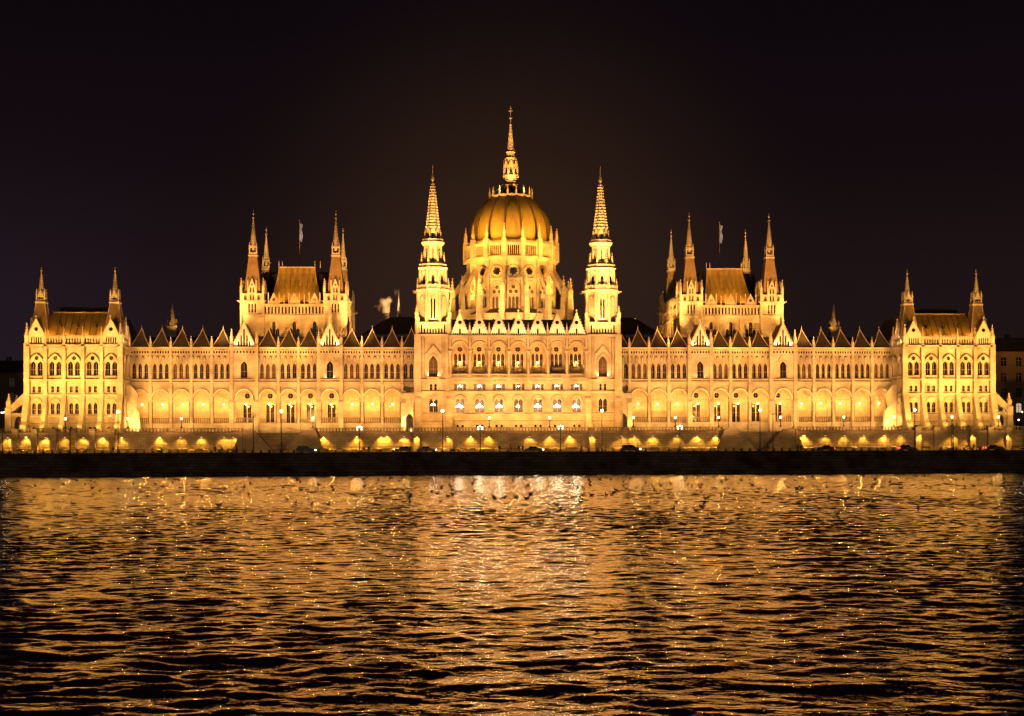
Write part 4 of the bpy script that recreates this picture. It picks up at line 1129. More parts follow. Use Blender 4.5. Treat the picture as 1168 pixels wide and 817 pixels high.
# hanging lanterns
hl = MB(['iron']); hl.bar((0, 0, .35), (0, 0, 2.6), .025, .025, 4); hl.frus(0, 0, .25, .42, .26, .08, 6); hb = MB(['lamp']); hb.frus(0, 0, -.25, .25, .17, .24, 6)
HLm, HBm = hl.mesh('chain_and_cap'), hb.mesh('lantern_glass')
def hang(x, y, z, P, col, label, group, name='hanging_lantern'):
    root = empty(name, (x, y, z)); place('chain_and_cap', HLm, root, (0, 0, 0)); place('lantern_glass', HBm, root, (0, 0, 0))
    tag(root, label, 'lantern', group); point((x, y-.05, z-.5), P, col, .12)
for s in (-1, 1):
    for (i, a, b, c, y, pj) in BAYS[s]:
        if i == 0: continue
        side = 'left' if s < 0 else 'right'
        hang(c, YW+2.6, 18.5, 270, (1, .50, .12), 'lit lantern in the %s arch of the %s arcade, counting from its river tower' % (ORD[i-1], side), 'lanterns hanging in the arcades')
for j, c in enumerate(CX):
    if j == 5: continue
    hang(c, 1.9, 29.3, 120, (1, .46, .09), 'lit lantern hanging in the %s loggia arch from the left of the central block' % ORD[j], 'lanterns hanging in the loggia')
ch = MB(['chand']); random.seed(3)
for k in range(9):
    a = k*2*PI/8; rr = .55 if k < 8 else 0
    ch.ball((rr*math.cos(a), rr*math.sin(a), (.0 if k < 8 else .35)), .14 if k < 8 else .2, 6)
ch.mat('frame'); ch.bar((0, 0, .3), (0, 0, 1.8), .03, .03, 4)
for k in range(4): a = k*PI/4; ch.bar((-.55*math.cos(a), -.55*math.sin(a), -.05), (.55*math.cos(a), .55*math.sin(a), -.05), .03, .03, 4)
CHm = ch.mesh('chandelier')
def chandelier(x, y, z, sc, P, label, grp):
    o = bpy.data.objects.new('chandelier', CHm); COL.objects.link(o); o.location = (x, y, z); o.scale = (sc,)*3
    tag(o, label, 'chandelier', grp); point((x, y-.3, z-.55), P, (1, .82, .58), .15)
for j, c in enumerate(CX):
    chandelier(c+.1*(j % 3-1), 2.0, 17.45, 1.3 if j != 3 else .8, 70 if j != 3 else 30, 'bright white chandelier behind the %s large arched window from the left in the central block' % ORD[j], 'chandeliers in the lower state rooms')
    chandelier(c, 2.2, 22.9, .75 if j != 3 else .5, 40 if j != 3 else 20, 'small pale chandelier behind the %s low window triplet from the left, central block' % ORD[j], 'chandeliers in the upper rooms')
chandelier(-22.9, 3.2, 18.0, .9, 60, 'white chandelier behind the lower window of the left river tower', None)

# ------------------------------------------------------------------ bollards and benches
bo = MB(['stone_d']); bo.frus(0, 0, 0, .55, .26, .22, 4); bo.frus(0, 0, .55, .66, .22, .1, 4)
BOm = bo.mesh('bollard')
BEN = [20, 103, 227, 324, 438, 537, 649, 747, 955, 1056, 1158]
def bench(x, i, t):
    root = empty('bench', (x, -34.9, ZQ+.16))
    a = MB(['frame']); 
    for k in range(4): a.box(-1.1, 1.1, -.24+k*.13, -.14+k*.13, .44, .49)
    b = MB(['frame']); 
    for k in range(3): b.box(-1.1, 1.1, .28, .32, .55+k*.13, .64+k*.13)
    if 'bn' not in PIN:
        l = MB(['iron']); l.box(-.04, .04, -.24, .3, .38, .44); l.box(-.04, .04, -.24, -.16, 0, .4); l.box(-.04, .04, .24, .32, 0, .95)
        PIN['bn'] = (a.mesh('seat'), b.mesh('backrest'), l.mesh('leg'))
    place('seat', PIN['bn'][0], root, (0, 0, 0)); place('backrest', PIN['bn'][1], root, (0, 0, 0))
    for q in (-.95, .95): place('leg', PIN['bn'][2], root, (q, 0, 0))
    return root
bt = ['before the left end pavilion', 'right of the cluster lamp before the left end pavilion', 'below the arcade left of the left stairs', 'at the foot of the left stairs', 'left of the two cars near the left river tower',
      'left of the lit cluster lamp under the central block', 'right of the lit cluster lamp under the central block', 'right of the large dark car near the right river tower', 'below the arcade right of the right stairs', 'left half of the right end pavilion', 'at the far right end of the quay']
BENX = []
for i, x in enumerate(BEN):
    X = PX(x, -34.9); BENX.append(X); tag(bench(X, i, ''), 'dark empty bench, '+bt[i], 'bench', 'benches on the lower quay')
x = -158.0
while x < 162:
    if min(abs(x-b) for b in BENX) > 1.6:
        o = bpy.data.objects.new('bollard', BOm); COL.objects.link(o); o.location = (x, -35.6, ZQ+.16); o.rotation_euler.z = random.uniform(-.1, .1)
        tag(o, 'low square stone bollard standing along the quay edge', 'bollard', 'stone bollards along the quay edge')
    x += 1.99

# ------------------------------------------------------------------ cars
def car_paint(name, c):
    m = surf(name, c, .1, .28, 1, spec=.6); M[name] = m; return name
car_paint('paint_black', (.02, .02, .022)); car_paint('paint_grey', (.12, .12, .125)); car_paint('paint_silver', (.30, .30, .30)); car_paint('paint_red', (.16, .03, .025)); car_paint('paint_blue', (.03, .04, .09))
M['rubber'] = surf('rubber', (.02, .02, .02), .2, .8); M['rim'] = surf('wheel_rim', (.35, .35, .36), .1, .35, metal=.7)
M['head_on'] = emit('headlight_on', (1, .93, .8), 60); M['tail_on'] = emit('tail_light_on', (1, .06, .04), 14); M['head_off'] = surf('headlight_off', (.4, .4, .4), .1, .15); M['tail_off'] = surf('tail_light_off', (.2, .02, .02), .1, .3)
PROF = {
 'hatchback': ([(-2.0, .3), (2.0, .3), (2.08, .55), (2.0, .82), (1.2, .98), (-1.9, 1.0), (-2.08, .8)], [(1.05, .96), (.4, 1.44), (-1.4, 1.47), (-1.92, .98)]),
 'saloon': ([(-2.2, .3), (2.2, .3), (2.28, .55), (2.2, .8), (1.15, .95), (-1.6, .98), (-2.25, .92)], [(1.0, .93), (.35, 1.4), (-.9, 1.4), (-1.6, .96)]),
 'estate': ([(-2.3, .32), (2.3, .32), (2.38, .6), (2.3, .92), (1.4, 1.08), (-2.25, 1.12), (-2.36, .85)], [(1.25, 1.06), (.55, 1.68), (-1.8, 1.72), (-2.25, 1.1)])}
def car(kind, paint, x, y, face, lit, label):
    root = empty('parked_car', (x, y, ZQ+.01)); bp, cp = PROF[kind]
    def tap(m, poly, w0, w1, z0, z1):
        n = len(poly); pts = []
        for sg in (-1, 1):
            for (px, pz) in poly:
                u = (pz-z0)/(z1-z0); pts.append((px*face, sg*(w0+(w1-w0)*u), pz))
        m.add(pts, [(i, (i+1) % n, n+(i+1) % n, n+i) for i in range(n)]+[tuple(range(n-1, -1, -1)), tuple(range(n, 2*n))])
    b = MB([paint]); tap(b, bp, .84, .8, .3, 1.0); bo_ = b.build('body', root)
    md = bo_.modifiers.new('bevel', 'BEVEL'); md.width = .06; md.segments = 2
    r_ = MB([paint]); zt = max(p[1] for p in cp); zb = min(p[1] for p in cp); tap(r_, cp, .76, .6, zb, zt)
    ro = r_.build('cabin', root); md = ro.modifiers.new('bevel', 'BEVEL'); md.width = .05; md.segments = 2
    g = MB(['glass'])
    q = [(px+(0.0-px)*.14, zb+.05+(pz-zb)*.84) for px, pz in cp]
    mid = (q[1][0]+q[2][0])/2
    for sg in (-1, 1):
        def sy(pz): return sg*(.76+(.6-.76)*(pz-zb)/(zt-zb)+.006)
        for quad in ([q[0], q[1], (mid+.05, q[1][1]), (mid+.05, q[0][1])], [(mid-.05, q[0][1]), (mid-.05, q[2][1]), q[2], q[3]]):
            g.add([(px*face, sy(pz), pz) for px, pz in quad], [(0, 1, 2, 3)])
    g.build('side_window', root)
    g = MB(['glass'])
    for (p0, p1, dx) in ((cp[0], cp[1], .012), (cp[3], cp[2], -.012)):
        pts = []
        for (u, w) in ((.12, .66), (.88, .56)):
            px = p0[0]+(p1[0]-p0[0])*u; pz = p0[1]+(p1[1]-p0[1])*u
            pts += [((px+dx)*face, -w, pz+.01), ((px+dx)*face, w, pz+.01)]
        g.add(pts, [(0, 1, 3, 2)])
    g.build('windscreen', root)
    L = max(p[0] for p in bp)-.72
    for wx in (-L, L):
        for sg in (-1, 1):
            t = MB(['rubber']); t.M = Matrix.Translation((wx*face, sg*.74, .32)) @ Matrix.Rotation(PI/2, 4, 'X'); t.frus(0, 0, -.1, .1, .32, .32, 18)
            wo = t.build('wheel', root); ri = MB(['rim']); ri.M = Matrix.Translation((wx*face, sg*.76, .32)) @ Matrix.Rotation(PI/2, 4, 'X'); ri.frus(0, 0, -.1, .1, .2, .2, 10); ri.build('rim', wo)
    xe = max(p[0] for p in bp); xr = min(p[0] for p in bp)
    for sg in (-1, 1):
        h = MB(['head_on' if lit & 1 else 'head_off']); h.box((xe-.12)*face, (xe+.03)*face, sg*.75-.1, sg*.75+.1, .58, .74); h.build('headlight', root)
        h = MB(['tail_on' if lit & 2 else 'tail_off']); h.box((xr-.02)*face, (xr+.12)*face, sg*.76-.09, sg*.76+.09, .62, .84); h.build('tail_light', root)
    tag(root, label, 'car', 'cars on the lower quay road')
CARS = [('estate', 'paint_black', 349, 1, 1, 'black estate car with bright headlights at the foot of the left stairs'),
        ('hatchback', 'paint_grey', 459, -1, 1, 'dark grey hatchback facing left, left of the silver car by the left river tower'),
        ('saloon', 'paint_silver', 487, 1, 1, 'silver saloon facing right below the left river tower'),
        ('saloon', 'paint_blue', 609, 1, 1, 'low dark blue saloon below the right half of the central block'),
        ('estate', 'paint_black', 719, 1, 1, 'large black estate car below the right river tower'),
        ('saloon', 'paint_black', 941, -1, 2, 'black saloon below the arcade right of the right stairs'),
        ('hatchback', 'paint_grey', 1034, 1, 2, 'grey hatchback with red tail light at the left corner of the right end pavilion'),
        ('saloon', 'paint_red', 1133, 1, 2, 'dark red saloon with glowing tail light at the right end of the quay')]
for k, p, x, f, l, t in CARS: car(k, p, PX(x, -32.4), -32.4, f, l, t)

# ------------------------------------------------------------------ people
M['skin'] = surf('skin', (.35, .22, .16), .1, .6); M['hair'] = surf('hair', (.03, .02, .015), .2, .7)
for n, c in (('coat_dark', (.025, .025, .03)), ('coat_brown', (.08, .05, .03)), ('coat_grey', (.09, .09, .10)), ('coat_red', (.14, .03, .03)), ('jeans', (.03, .035, .06)), ('trousers', (.02, .02, .02))): M[n] = surf(n, c, .2, .85)
def person(x, y, rz, pose, coat, legs, label, h=1.74):
    root = empty('person', (x, y, ZQ+.15), rz); k = h/1.75
    st = {'stand': .06, 'walk': .30, 'sit': 0}[pose]
    if pose == 'sit':
        hip = .50; V = [(0,0,hip),(0,0,hip+.25),(0,0,hip+.48),(0,0,hip+.58),(0,-.01,hip+.70),(0,-.01,hip+.80)]
        arms = [[(sg*.19,0,hip+.47),(sg*.25,-.05,hip+.2),(sg*.15,-.28,hip+.14),(sg*.13,-.36,hip+.12)] for sg in (-1,1)]
        lg_ = [[(sg*.1,0,hip-.02),(sg*.12,-.42,hip+.0),(sg*.12,-.44,.08),(sg*.12,-.58,.04)] for sg in (-1,1)]
    else:
        hip = .93; V = [(0,0,hip),(0,0,hip+.25),(0,0,hip+.48),(0,0,hip+.56),(0,-.02,hip+.66),(0,-.02,hip+.77)]
        arms = [[(sg*.19,0,hip+.46),(sg*.25,sg*st*.3,hip+.18),(sg*.25,sg*st*.9-.05,hip-.05),(sg*.24,sg*st-.07,hip-.16)] for sg in (-1,1)]
        lg_ = [[(sg*.1,0,hip-.05),(sg*.1,-sg*st*.55-.03,.5),(sg*.1,-sg*st,.08),(sg*.1,-sg*st-.16,.035)] for sg in (-1,1)]
    verts = list(V); edges = [(i, i+1) for i in range(5)]; rad = [(.15,.11),(.13,.10),(.14,.10),.055,.085,.07]
    for a in arms:
        o = len(verts); verts += a; edges += [(2, o), (o, o+1), (o+1, o+2), (o+2, o+3)]; rad += [.06, .045, .035, .03]
    for a in lg_:
        o = len(verts); verts += a; edges += [(0, o), (o, o+1), (o+1, o+2), (o+2, o+3)]; rad += [.085, .06, .042, .035]
    verts = [tuple(c*k for c in v) for v in verts]
    # body as one continuous skinned surface
    skin_make(root, 'body', verts, edges, rad, 'skin')
    cv = verts[:3]; ce = [(0, 1), (1, 2)]; cr = [(.185,.14),(.17,.135),(.17,.13)]
    for j in range(2):
        o = len(cv); cv = cv+verts[6+4*j:9+4*j]; ce += [(2, o), (o, o+1), (o+1, o+2)]; cr += [.08, .065, .055]
    skin_make(root, 'coat', cv, ce, cr, coat)
    tv = [verts[0]]; te = []; tr = [(.165,.125)]
    for j in range(2):
        o = len(tv); tv = tv+verts[14+4*j:17+4*j]; te += [(0, o), (o, o+1), (o+1, o+2)]; tr += [.105, .08, .06]
    skin_make(root, 'trousers', tv, te, tr, legs)
    hm = MB(['hair']); c = verts[5]; hm.ball((c[0], c[1]+.02, c[2]+.015), .105, 8, 1.05); hm.build('hair', root, smooth=True)
    tag(root, label, 'person', 'people on the lower quay')
def skin_make(root, name, verts, edges, rad, mat):
    me = bpy.data.meshes.new(name); me.from_pydata([tuple(v) for v in verts], edges, []); me.update(); me.materials.append(M[mat])
    o = bpy.data.objects.new(name, me); COL.objects.link(o)
    bpy.context.view_layer.objects.active = o
    o.modifiers.new('skin', 'SKIN').use_smooth_shade = True
    if not me.skin_vertices:
        import bmesh
        bm = bmesh.new(); bm.from_mesh(me); bm.verts.layers.skin.verify(); bm.to_mesh(me); bm.free()
    sv = me.skin_vertices[0].data
    for i, r_ in enumerate(rad): sv[i].radius = r_ if isinstance(r_, tuple) else (r_, r_); sv[i].use_root = (i == 0)
    sb = o.modifiers.new('sub', 'SUBSURF'); sb.levels = 1; sb.render_levels = 1
    dg = bpy.context.evaluated_depsgraph_get(); ev = o.evaluated_get(dg); nm = bpy.data.meshes.new_from_object(ev)
    o.modifiers.clear(); o.data = nm; o.parent = root
PE = [(129, 'stand', 'coat_dark', 'trousers', 0, 'person in a dark coat standing below the inner corner of the left end pavilion'),
      (184, 'walk', 'coat_brown', 'jeans', 90, 'person in a brown coat walking below the second arch of the left arcade'),
      (245.4, 'stand', 'coat_dark', 'trousers', 20, 'leftmost dark dressed person of the trio left of the left stairs'),
      (253.3, 'walk', 'coat_grey', 'jeans', -80, 'middle person in a grey coat of the trio left of the left stairs'),
      (270, 'walk', 'coat_dark', 'jeans', 90, 'rightmost person of the trio, walking at the edge of the left stairs'),
      (415, 'walk', 'coat_brown', 'trousers', 90, 'person in a brown coat just right of the lit cluster lamp by the left arcade'),
      (421, 'stand', 'coat_dark', 'jeans', 160, 'person in a dark coat right of the lit cluster lamp by the left arcade'),
      (468, 'stand', 'coat_dark', 'trousers', 10, 'person standing behind the grey hatchback by the left river tower'),
      (569.8, 'stand', 'coat_dark', 'trousers', 0, 'lone person in a dark coat right of the lit cluster lamp under the central block'),
      (582.4, 'walk', 'coat_grey', 'jeans', 90, 'person in a grey coat walking under the middle of the central block'),
      (591.8, 'stand', 'coat_dark', 'trousers', 40, 'left person of the pair beside the low blue saloon'),
      (596, 'stand', 'coat_brown', 'trousers', -140, 'right person of the pair beside the low blue saloon'),
      (663, 'walk', 'coat_red', 'jeans', 90, 'person in a red coat walking right of the lit cluster lamp under the central block'),
      (876.3, 'walk', 'coat_dark', 'jeans', -90, 'person in dark clothes at the foot of the right stairs'),
      (910, 'stand', 'coat_grey', 'trousers', 0, 'left person in a grey coat of the pair right of the right stairs'),
      (913.6, 'stand', 'coat_dark', 'trousers', 30, 'right person in a dark coat of the pair right of the right stairs'),
      (1110.8, 'walk', 'coat_brown', 'trousers', 90, 'person in a brown coat walking below the right end pavilion')]
for i, (x, pose, ct, lgm, rz, t) in enumerate(PE):
    y = -34.2 if i != 7 else -30.9
    person(PX(x, y), y, R(rz), pose, ct, lgm, t, 1.62+.03*((i*7) % 6))

# ------------------------------------------------------------------ flagpoles
M['flag'] = surf('pale_blue_flag', (.22, .3, .55), .2, .8)
for s, h, t in ((-1, 72.4, 'left'), (1, 72.6, 'right')):
    X = s*61.6; root = empty('flagpole', (X, 34, 58.0))
    a = MB(['stone_d']); a.bar((0, 0, 0), (0, 0, h-58), .09, .06, 6); a.ball((0, 0, h-57.9), .16); a.build('pole', root)
    f = MB(['flag'])
    N = 10
    for j in range(N):
        for k in range(4):
            def P(jj, kk):
                z = h-58.6-jj*.52; w = kk*.22*(1-.35*math.sin(jj*.5)**2)
                return (s*0+.08+w, .12*math.sin(kk*2.2+jj*.6), z-.12*kk)
            f.add([P(j, k), P(j, k+1), P(j+1, k+1), P(j+1, k)], [(0, 1, 2, 3)])
    f.build('flag', root)
    tag(root, 'thin flagpole with a limp pale blue flag on the %s chamber roof' % t, 'flagpole', 'flagpoles on the chamber roofs')
    spot((X+1.0, 30.5, 58.7), (X+.2, 34, h-3), 1300, 22, .5, (.75, .85, 1), .1)

# ------------------------------------------------------------------ neighbouring buildings
M['far_wall'] = surf('brown_render', (.13, .085, .065), .25, .9, .12); M['far_win'] = emit('lit_window', (1, .72, .45), .55); M['far_win2'] = emit('cool_lit_window', (.6, .72, 1), .8)
def block(x0, x1, y0, y1, h, nx, nz, label, lit, hip=4, seed=1):
    rnd = random.Random(seed)
    root = empty('city_building', ((x0+x1)/2, y0, GROUND-.3)); cx = (x0+x1)/2; W = (x1-x0)/2; Hh = h
    m = MB(['far_wall']); bw = (x1-x0)/nx; bh = (Hh-1.5)/nz
    hs = []
    for i in range(nx):
        for j in range(nz): hs.append(arch(-W+bw*(i+.5), 1.6+bh*j, bw*.36, 1.6+bh*j+bh*.52, 1.6+bh*j+bh*.6, 3, False))
    for i in range(nx):
        m.plate([(-W+bw*i, 0), (-W+bw*(i+1), 0), (-W+bw*(i+1), Hh), (-W+bw*i, Hh)], hs[i*nz:(i+1)*nz], 0, .4, sides=False)
    m.box(-W, -W+.4, .01, y1-y0, 0, Hh); m.box(W-.4, W, .01, y1-y0, 0, Hh); m.box(-W, W, y1-y0-.3, y1-y0, 0, Hh)
    for z in (Hh-.5, 1.2+bh, Hh-bh-.2): m.box(-W-.2, W+.2, -.35, 0, z, z+.4)
    wo = m.build('wall', root)
    wm = {}
    for pane in ('glass', 'far_win', 'far_win2'):
        q = MB(['frame', pane]); q.mat(pane); q.box(-bw*.2, bw*.2, .3, .33, -.05, bh*.62); q.mat('frame'); q.box(-.05, .05, .22, .3, 0, bh*.6); q.box(-bw*.18, bw*.18, .22, .3, bh*.38, bh*.38+.08); wm[pane] = q.mesh('window')
    for i in range(nx):
        for j in range(nz):
            t = rnd.random(); p = 'far_win' if t < lit else ('far_win2' if t < lit*1.15 else 'glass')
            place('window', wm[p], wo, (-W+bw*(i+.5), 0, 1.6+bh*j))
    r = MB(['roof']); D_ = y1-y0
    A = [(-W-.3, -.3), (W+.3, -.3), (W+.3, D_+.3), (-W-.3, D_+.3)]; B = [(-W+hip*1.4, hip*1.4), (W-hip*1.4, hip*1.4), (W-hip*1.4, D_-hip*1.4), (-W+hip*1.4, D_-hip*1.4)]
    for k in range(4):
        t = (k+1) % 4; r.add([(*A[k], Hh), (*A[t], Hh), (*B[t], Hh+hip), (*B[k], Hh+hip)], [(0, 1, 2, 3)])
    r.add([(*b, Hh+hip) for b in B], [(0, 1, 2, 3)])
    ro = r.build('roof', root)
    for k in range(3):
        q = MB(['far_wall']); x = -W*.6+k*W*.6; q.box(x-.7, x+.7, D_*.45, D_*.45+1.4, Hh, Hh+hip+1.8); q.build('chimney', ro)
    tag(root, label, 'building', 'city buildings around the parliament')
block(141, 215, 36, 70, 24.5, 16, 5, 'dim brown apartment building with lit windows right of the parliament', .16, 4.5, 5)
block(-230, -139, 60, 95, 19.5, 18, 4, 'dim brown building left of the parliament, mostly dark', .06, 4, 8)
block(-100, -88, 150, 175, 35, 3, 7, 'distant dark building behind the left wing roof', .2, 3, 3)
block(86, 106, 150, 175, 36, 4, 7, 'distant dark building behind the right wing roof', .2, 3, 4)
block(-86, -78, 130, 150, 33, 2, 6, 'narrow distant building behind the left wing, beside the left chamber', .2, 2, 6)
# street lamps of the side streets
sl = MB(['iron']); sl.frus(0, 0, 0, 6, .1, .06, 6); sg_ = MB(['lamp_w']); sg_.ball((0, 0, 6.2), .22)
SLm, SGm = sl.mesh('pole'), sg_.mesh('lamp_globe')
for x, y, z, t in ((4.5, 12, 0, 'left of the left end pavilion, nearer one'), (2.0, 34, .4, 'left of the left end pavilion, farther one'), (1153, 14, 0, 'right of the right end pavilion, leftmost'), (1162, 22, -2.5, 'right of the right end pavilion, middle low one'), (1166, 30, 0, 'right of the right end pavilion, farthest')):
    X = PX(x, y); root = empty('street_lamp', (X, y, GROUND-.3+z)); place('pole', SLm, root, (0, 0, 0)); place('lamp_globe', SGm, root, (0, 0, 0))
    tag(root, 'lit white street lamp '+t, 'street lamp', 'street lamps in the side streets')
    point((X, y-1, GROUND+5.0+z), 25, (1, .8, .6), .2)
# ramp wall at the far right
m = MB(['wall_q']); m.prism([(151.5, ZQ-.2), (196, ZQ-.2), (196, ZQ+.6), (151.5, GROUND+.9)], -10.4, -9.4)
tag(m.build('ramp_wall'), 'sloping stone ramp wall at the right end of the terrace wall', 'wall')
m = MB(['wall_q']); m.prism([(-151.5, ZQ-.2), (-196, ZQ-.2), (-196, ZQ+.6), (-151.5, GROUND+.9)], -10.4, -9.4)
tag(m.build('ramp_wall'), 'sloping stone ramp wall beyond the left end of the terrace wall', 'wall')

# ------------------------------------------------------------------ steam plume
def steam():
    m = MB(['stone']); m.v = []; 
    m.add([(-5, -3.5, 0), (6.5, -3.5, 0), (6.5, 3.5, 0), (-5, 3.5, 0), (-5, -3.5, 12), (6.5, -3.5, 12), (6.5, 3.5, 12), (-5, 3.5, 12)],
          [(0,3,2,1),(4,5,6,7),(0,1,5,4),(1,2,6,5),(2,3,7,6),(3,0,4,7)])
    mt = bpy.data.materials.new('steam'); mt.use_nodes = True; nt = mt.node_tree; nt.nodes.remove(nt.nodes['Principled BSDF'])
    out = nt.nodes['Material Output']; pv = nt.nodes.new('ShaderNodeVolumePrincipled'); pv.inputs['Color'].default_value = (.9, .85, .8, 1); pv.inputs['Anisotropy'].default_value = .2
    tc = nt.nodes.new('ShaderNodeTexCoord')
    def math_(op, a, b=None, c=None):
        n = nt.nodes.new('ShaderNodeMath'); n.operation = op
        for i, v in enumerate((a, b, c)):
            if v is None: continue
            if isinstance(v, (int, float)): n.inputs[i].default_value = v
            else: nt.links.new(v, n.inputs[i])
        return n.outputs[0]
    nz = nt.nodes.new('ShaderNodeTexNoise'); nz.inputs['Scale'].default_value = .55; nz.inputs['Detail'].default_value = 4; nt.links.new(tc.outputs['Object'], nz.inputs['Vector'])
    # wobble the coordinates, then measure the distance to four puffs
    wb = nt.nodes.new('ShaderNodeVectorMath'); wb.operation = 'MULTIPLY_ADD'
    sb = nt.nodes.new('ShaderNodeVectorMath'); sb.operation = 'SUBTRACT'; nt.links.new(nz.outputs['Color'], sb.inputs[0]); sb.inputs[1].default_value = (.5, .5, .5)
    nt.links.new(sb.outputs[0], wb.inputs[0]); wb.inputs[1].default_value = (3.6, 3.6, 3.6); nt.links.new(tc.outputs['Object'], wb.inputs[2])
    tot = None
    for (x, z, r, d) in ((0, .3, .6, 1), (.0, 1.6, .85, 1), (-.3, 3.2, 1.25, 1), (-.8, 5.0, 1.9, .8), (-2.4, 4.4, 1.2, .5), (.6, 5.9, 1.3, .6), (2.6, 8.6, 1.3, .16)):
        ds = nt.nodes.new('ShaderNodeVectorMath'); ds.operation = 'DISTANCE'; nt.links.new(wb.outputs[0], ds.inputs[0]); ds.inputs[1].default_value = (x, 0, z)
        mr = nt.nodes.new('ShaderNodeMapRange'); nt.links.new(ds.outputs['Value'], mr.inputs[0]); mr.inputs[1].default_value = r; mr.inputs[2].default_value = r*.35; mr.inputs[3].default_value = 0; mr.inputs[4].default_value = d
        tot = mr.outputs[0] if tot is None else math_('MAXIMUM', tot, mr.outputs[0])
    nt.links.new(math_('MULTIPLY', tot, .55), pv.inputs['Density']); nt.links.new(pv.outputs[0], out.inputs['Volume'])
    me = m.mesh('steam_plume'); me.materials.clear(); me.materials.append(mt)
    o = bpy.data.objects.new('steam_plume', me); COL.objects.link(o); o.location = (-36.4, 38, 43.6)
    tag(o, 'small orange lit puff of steam rising from the roof left of the dome', 'steam', None, 'stuff')
steam()

# ------------------------------------------------------------------ river
def river():
    rs = np.random.RandomState(5)
    xs = np.concatenate([[-3000, -1400, -700, -400, -320, -260], np.arange(-230, -56, .4), np.arange(-56, 26, .2), np.arange(26, 230.1, .4), [260, 320, 400, 700, 1400, 3000]])
    ys = [-34.0]
    while ys[-1] > -392: ys.append(ys[-1]-(.29 if ys[-1] > -215 else .2))
    ys = np.array(ys+[-420, -480, -700, -1500, -3000])
    X, Y = np.meshgrid(xs, ys)
    Z = np.zeros_like(X)
    cell = np.maximum(np.gradient(xs)[None, :], -np.gradient(ys)[:, None])
    n = 90; keep = np.zeros_like(X)
    for i in range(n):
        lam = .65*(6.0/.65)**(rs.rand()**.85); k = 2*PI/lam
        th = rs.normal(PI/2, .8); kx, ky = k*math.cos(th), k*math.sin(th)
        a = WAVE/math.sqrt(n)*math.sqrt(2)/k*(1.1 if lam < 1.8 else .45); arg = kx*X+ky*Y+rs.rand()*2*PI
        wgt = np.clip((lam/cell-2.2)/1.5, 0, 1)
        keep += wgt**2/n; Z += wgt*a*(np.sin(arg)+.2*np.cos(2*arg))
    env = np.clip((258-np.abs(X))/30, 0, 1)*np.clip((Y+400)/10, 0, 1)
    # gusts: calmer and rougher patches
    g = .82+.25*np.sin(X*.045+1.3*np.sin(Y*.03))*np.sin(Y*.06+.8)+.12*np.sin(X*.11+Y*.04)
    Z *= env*g/np.sqrt(np.clip(keep, .3, 1))
    co = np.stack([X, Y, Z], -1).reshape(-1, 3).astype(np.float32)
    ny, nx = X.shape
    idx = np.arange(ny*nx).reshape(ny, nx)
    q = np.stack([idx[:-1, :-1], idx[1:, :-1], idx[1:, 1:], idx[:-1, 1:]], -1).reshape(-1, 4).astype(np.int32)
    me = bpy.data.meshes.new('river'); me.vertices.add(len(co)); me.vertices.foreach_set('co', co.ravel())
    me.loops.add(q.size); me.loops.foreach_set('vertex_index', q.ravel()); me.polygons.add(len(q))
    me.polygons.foreach_set('loop_start', np.arange(0, q.size, 4, dtype=np.int32)); me.polygons.foreach_set('loop_total', np.full(len(q), 4, dtype=np.int32))
    me.update(calc_edges=True); me.polygons.foreach_set('use_smooth', np.ones(len(q), dtype=bool))
    m, nt, b = new_mat('river_water')
    b.inputs['Base Color'].default_value = (.006, .006, .007, 1); b.inputs['Roughness'].default_value = .06; b.inputs['IOR'].default_value = 1.62
    b.inputs['Specular IOR Level'].default_value = .9
    g_ = nt.nodes.new('ShaderNodeNewGeometry')
    prev = None
    for sc, dist, st_, asp in ((1.4, .055, 1, .7), (4.2, .024, 1, .75), (10, .007, 1, .8)):
        mp = nt.nodes.new('ShaderNodeMapping'); mp.inputs['Scale'].default_value = (asp, 1, 1); mp.inputs['Rotation'].default_value = (0, 0, .3*sc)
        nt.links.new(g_.outputs['Position'], mp.inputs['Vector'])
        nz = nt.nodes.new('ShaderNodeTexNoise'); nz.inputs['Scale'].default_value = sc; nz.inputs['Detail'].default_value = 1.5; nt.links.new(mp.outputs[0], nz.inputs['Vector'])
        bp = nt.nodes.new('ShaderNodeBump'); bp.inputs['Strength'].default_value = 1; bp.inputs['Distance'].default_value = dist*BUMP
        nt.links.new(nz.outputs['Fac'], bp.inputs['Height'])
        if prev is not None: nt.links.new(prev.outputs[0], bp.inputs['Normal'])
        prev = bp
    nt.links.new(prev.outputs[0], b.inputs['Normal'])
    me.materials.append(m)
    o = bpy.data.objects.new('river', me); COL.objects.link(o); o['kind'] = 'structure'
WAVE, BUMP = .155, .9
river()
# ------------------------------------------------------------------ birds
M['feather'] = surf('dark_feathers', (.025, .022, .02), .3, .8, 3)
bd = MB(['feather'])
prof = [(.001, -.36), (.07, -.28), (.14, -.12), (.16, .05), (.11, .22), (.04, .30), (.001, .32)]
pts = []; fs = []
for (r_, xx) in prof:
    for i in range(8): t = i*PI/4; pts.append((xx, r_*math.cos(t), .10+.8*r_*math.sin(t)+(.06 if xx < -.25 else 0)))
for j in range(6):
    for i in range(8): a = j*8+i; b = j*8+(i+1) % 8; fs.append((a, b, b+8, a+8))
bd.add(pts, fs); bd.bar((.22, 0, .12), (.30, 0, .32), .06, .045, 6); bd.ball((.33, 0, .36), .075, 6); bd.bar((.38, 0, .35), (.48, 0, .33), .025, .01, 4)
for sg in (-1, 1): bd.add([(.12, sg*.13, .17), (-.05, sg*.18, .19), (-.38, sg*.05, .18), (-.1, sg*.06, .24)], [(0, 1, 2, 3)])
BDm = bd.mesh('water_bird', True)
rb = random.Random(11); cnt = 0
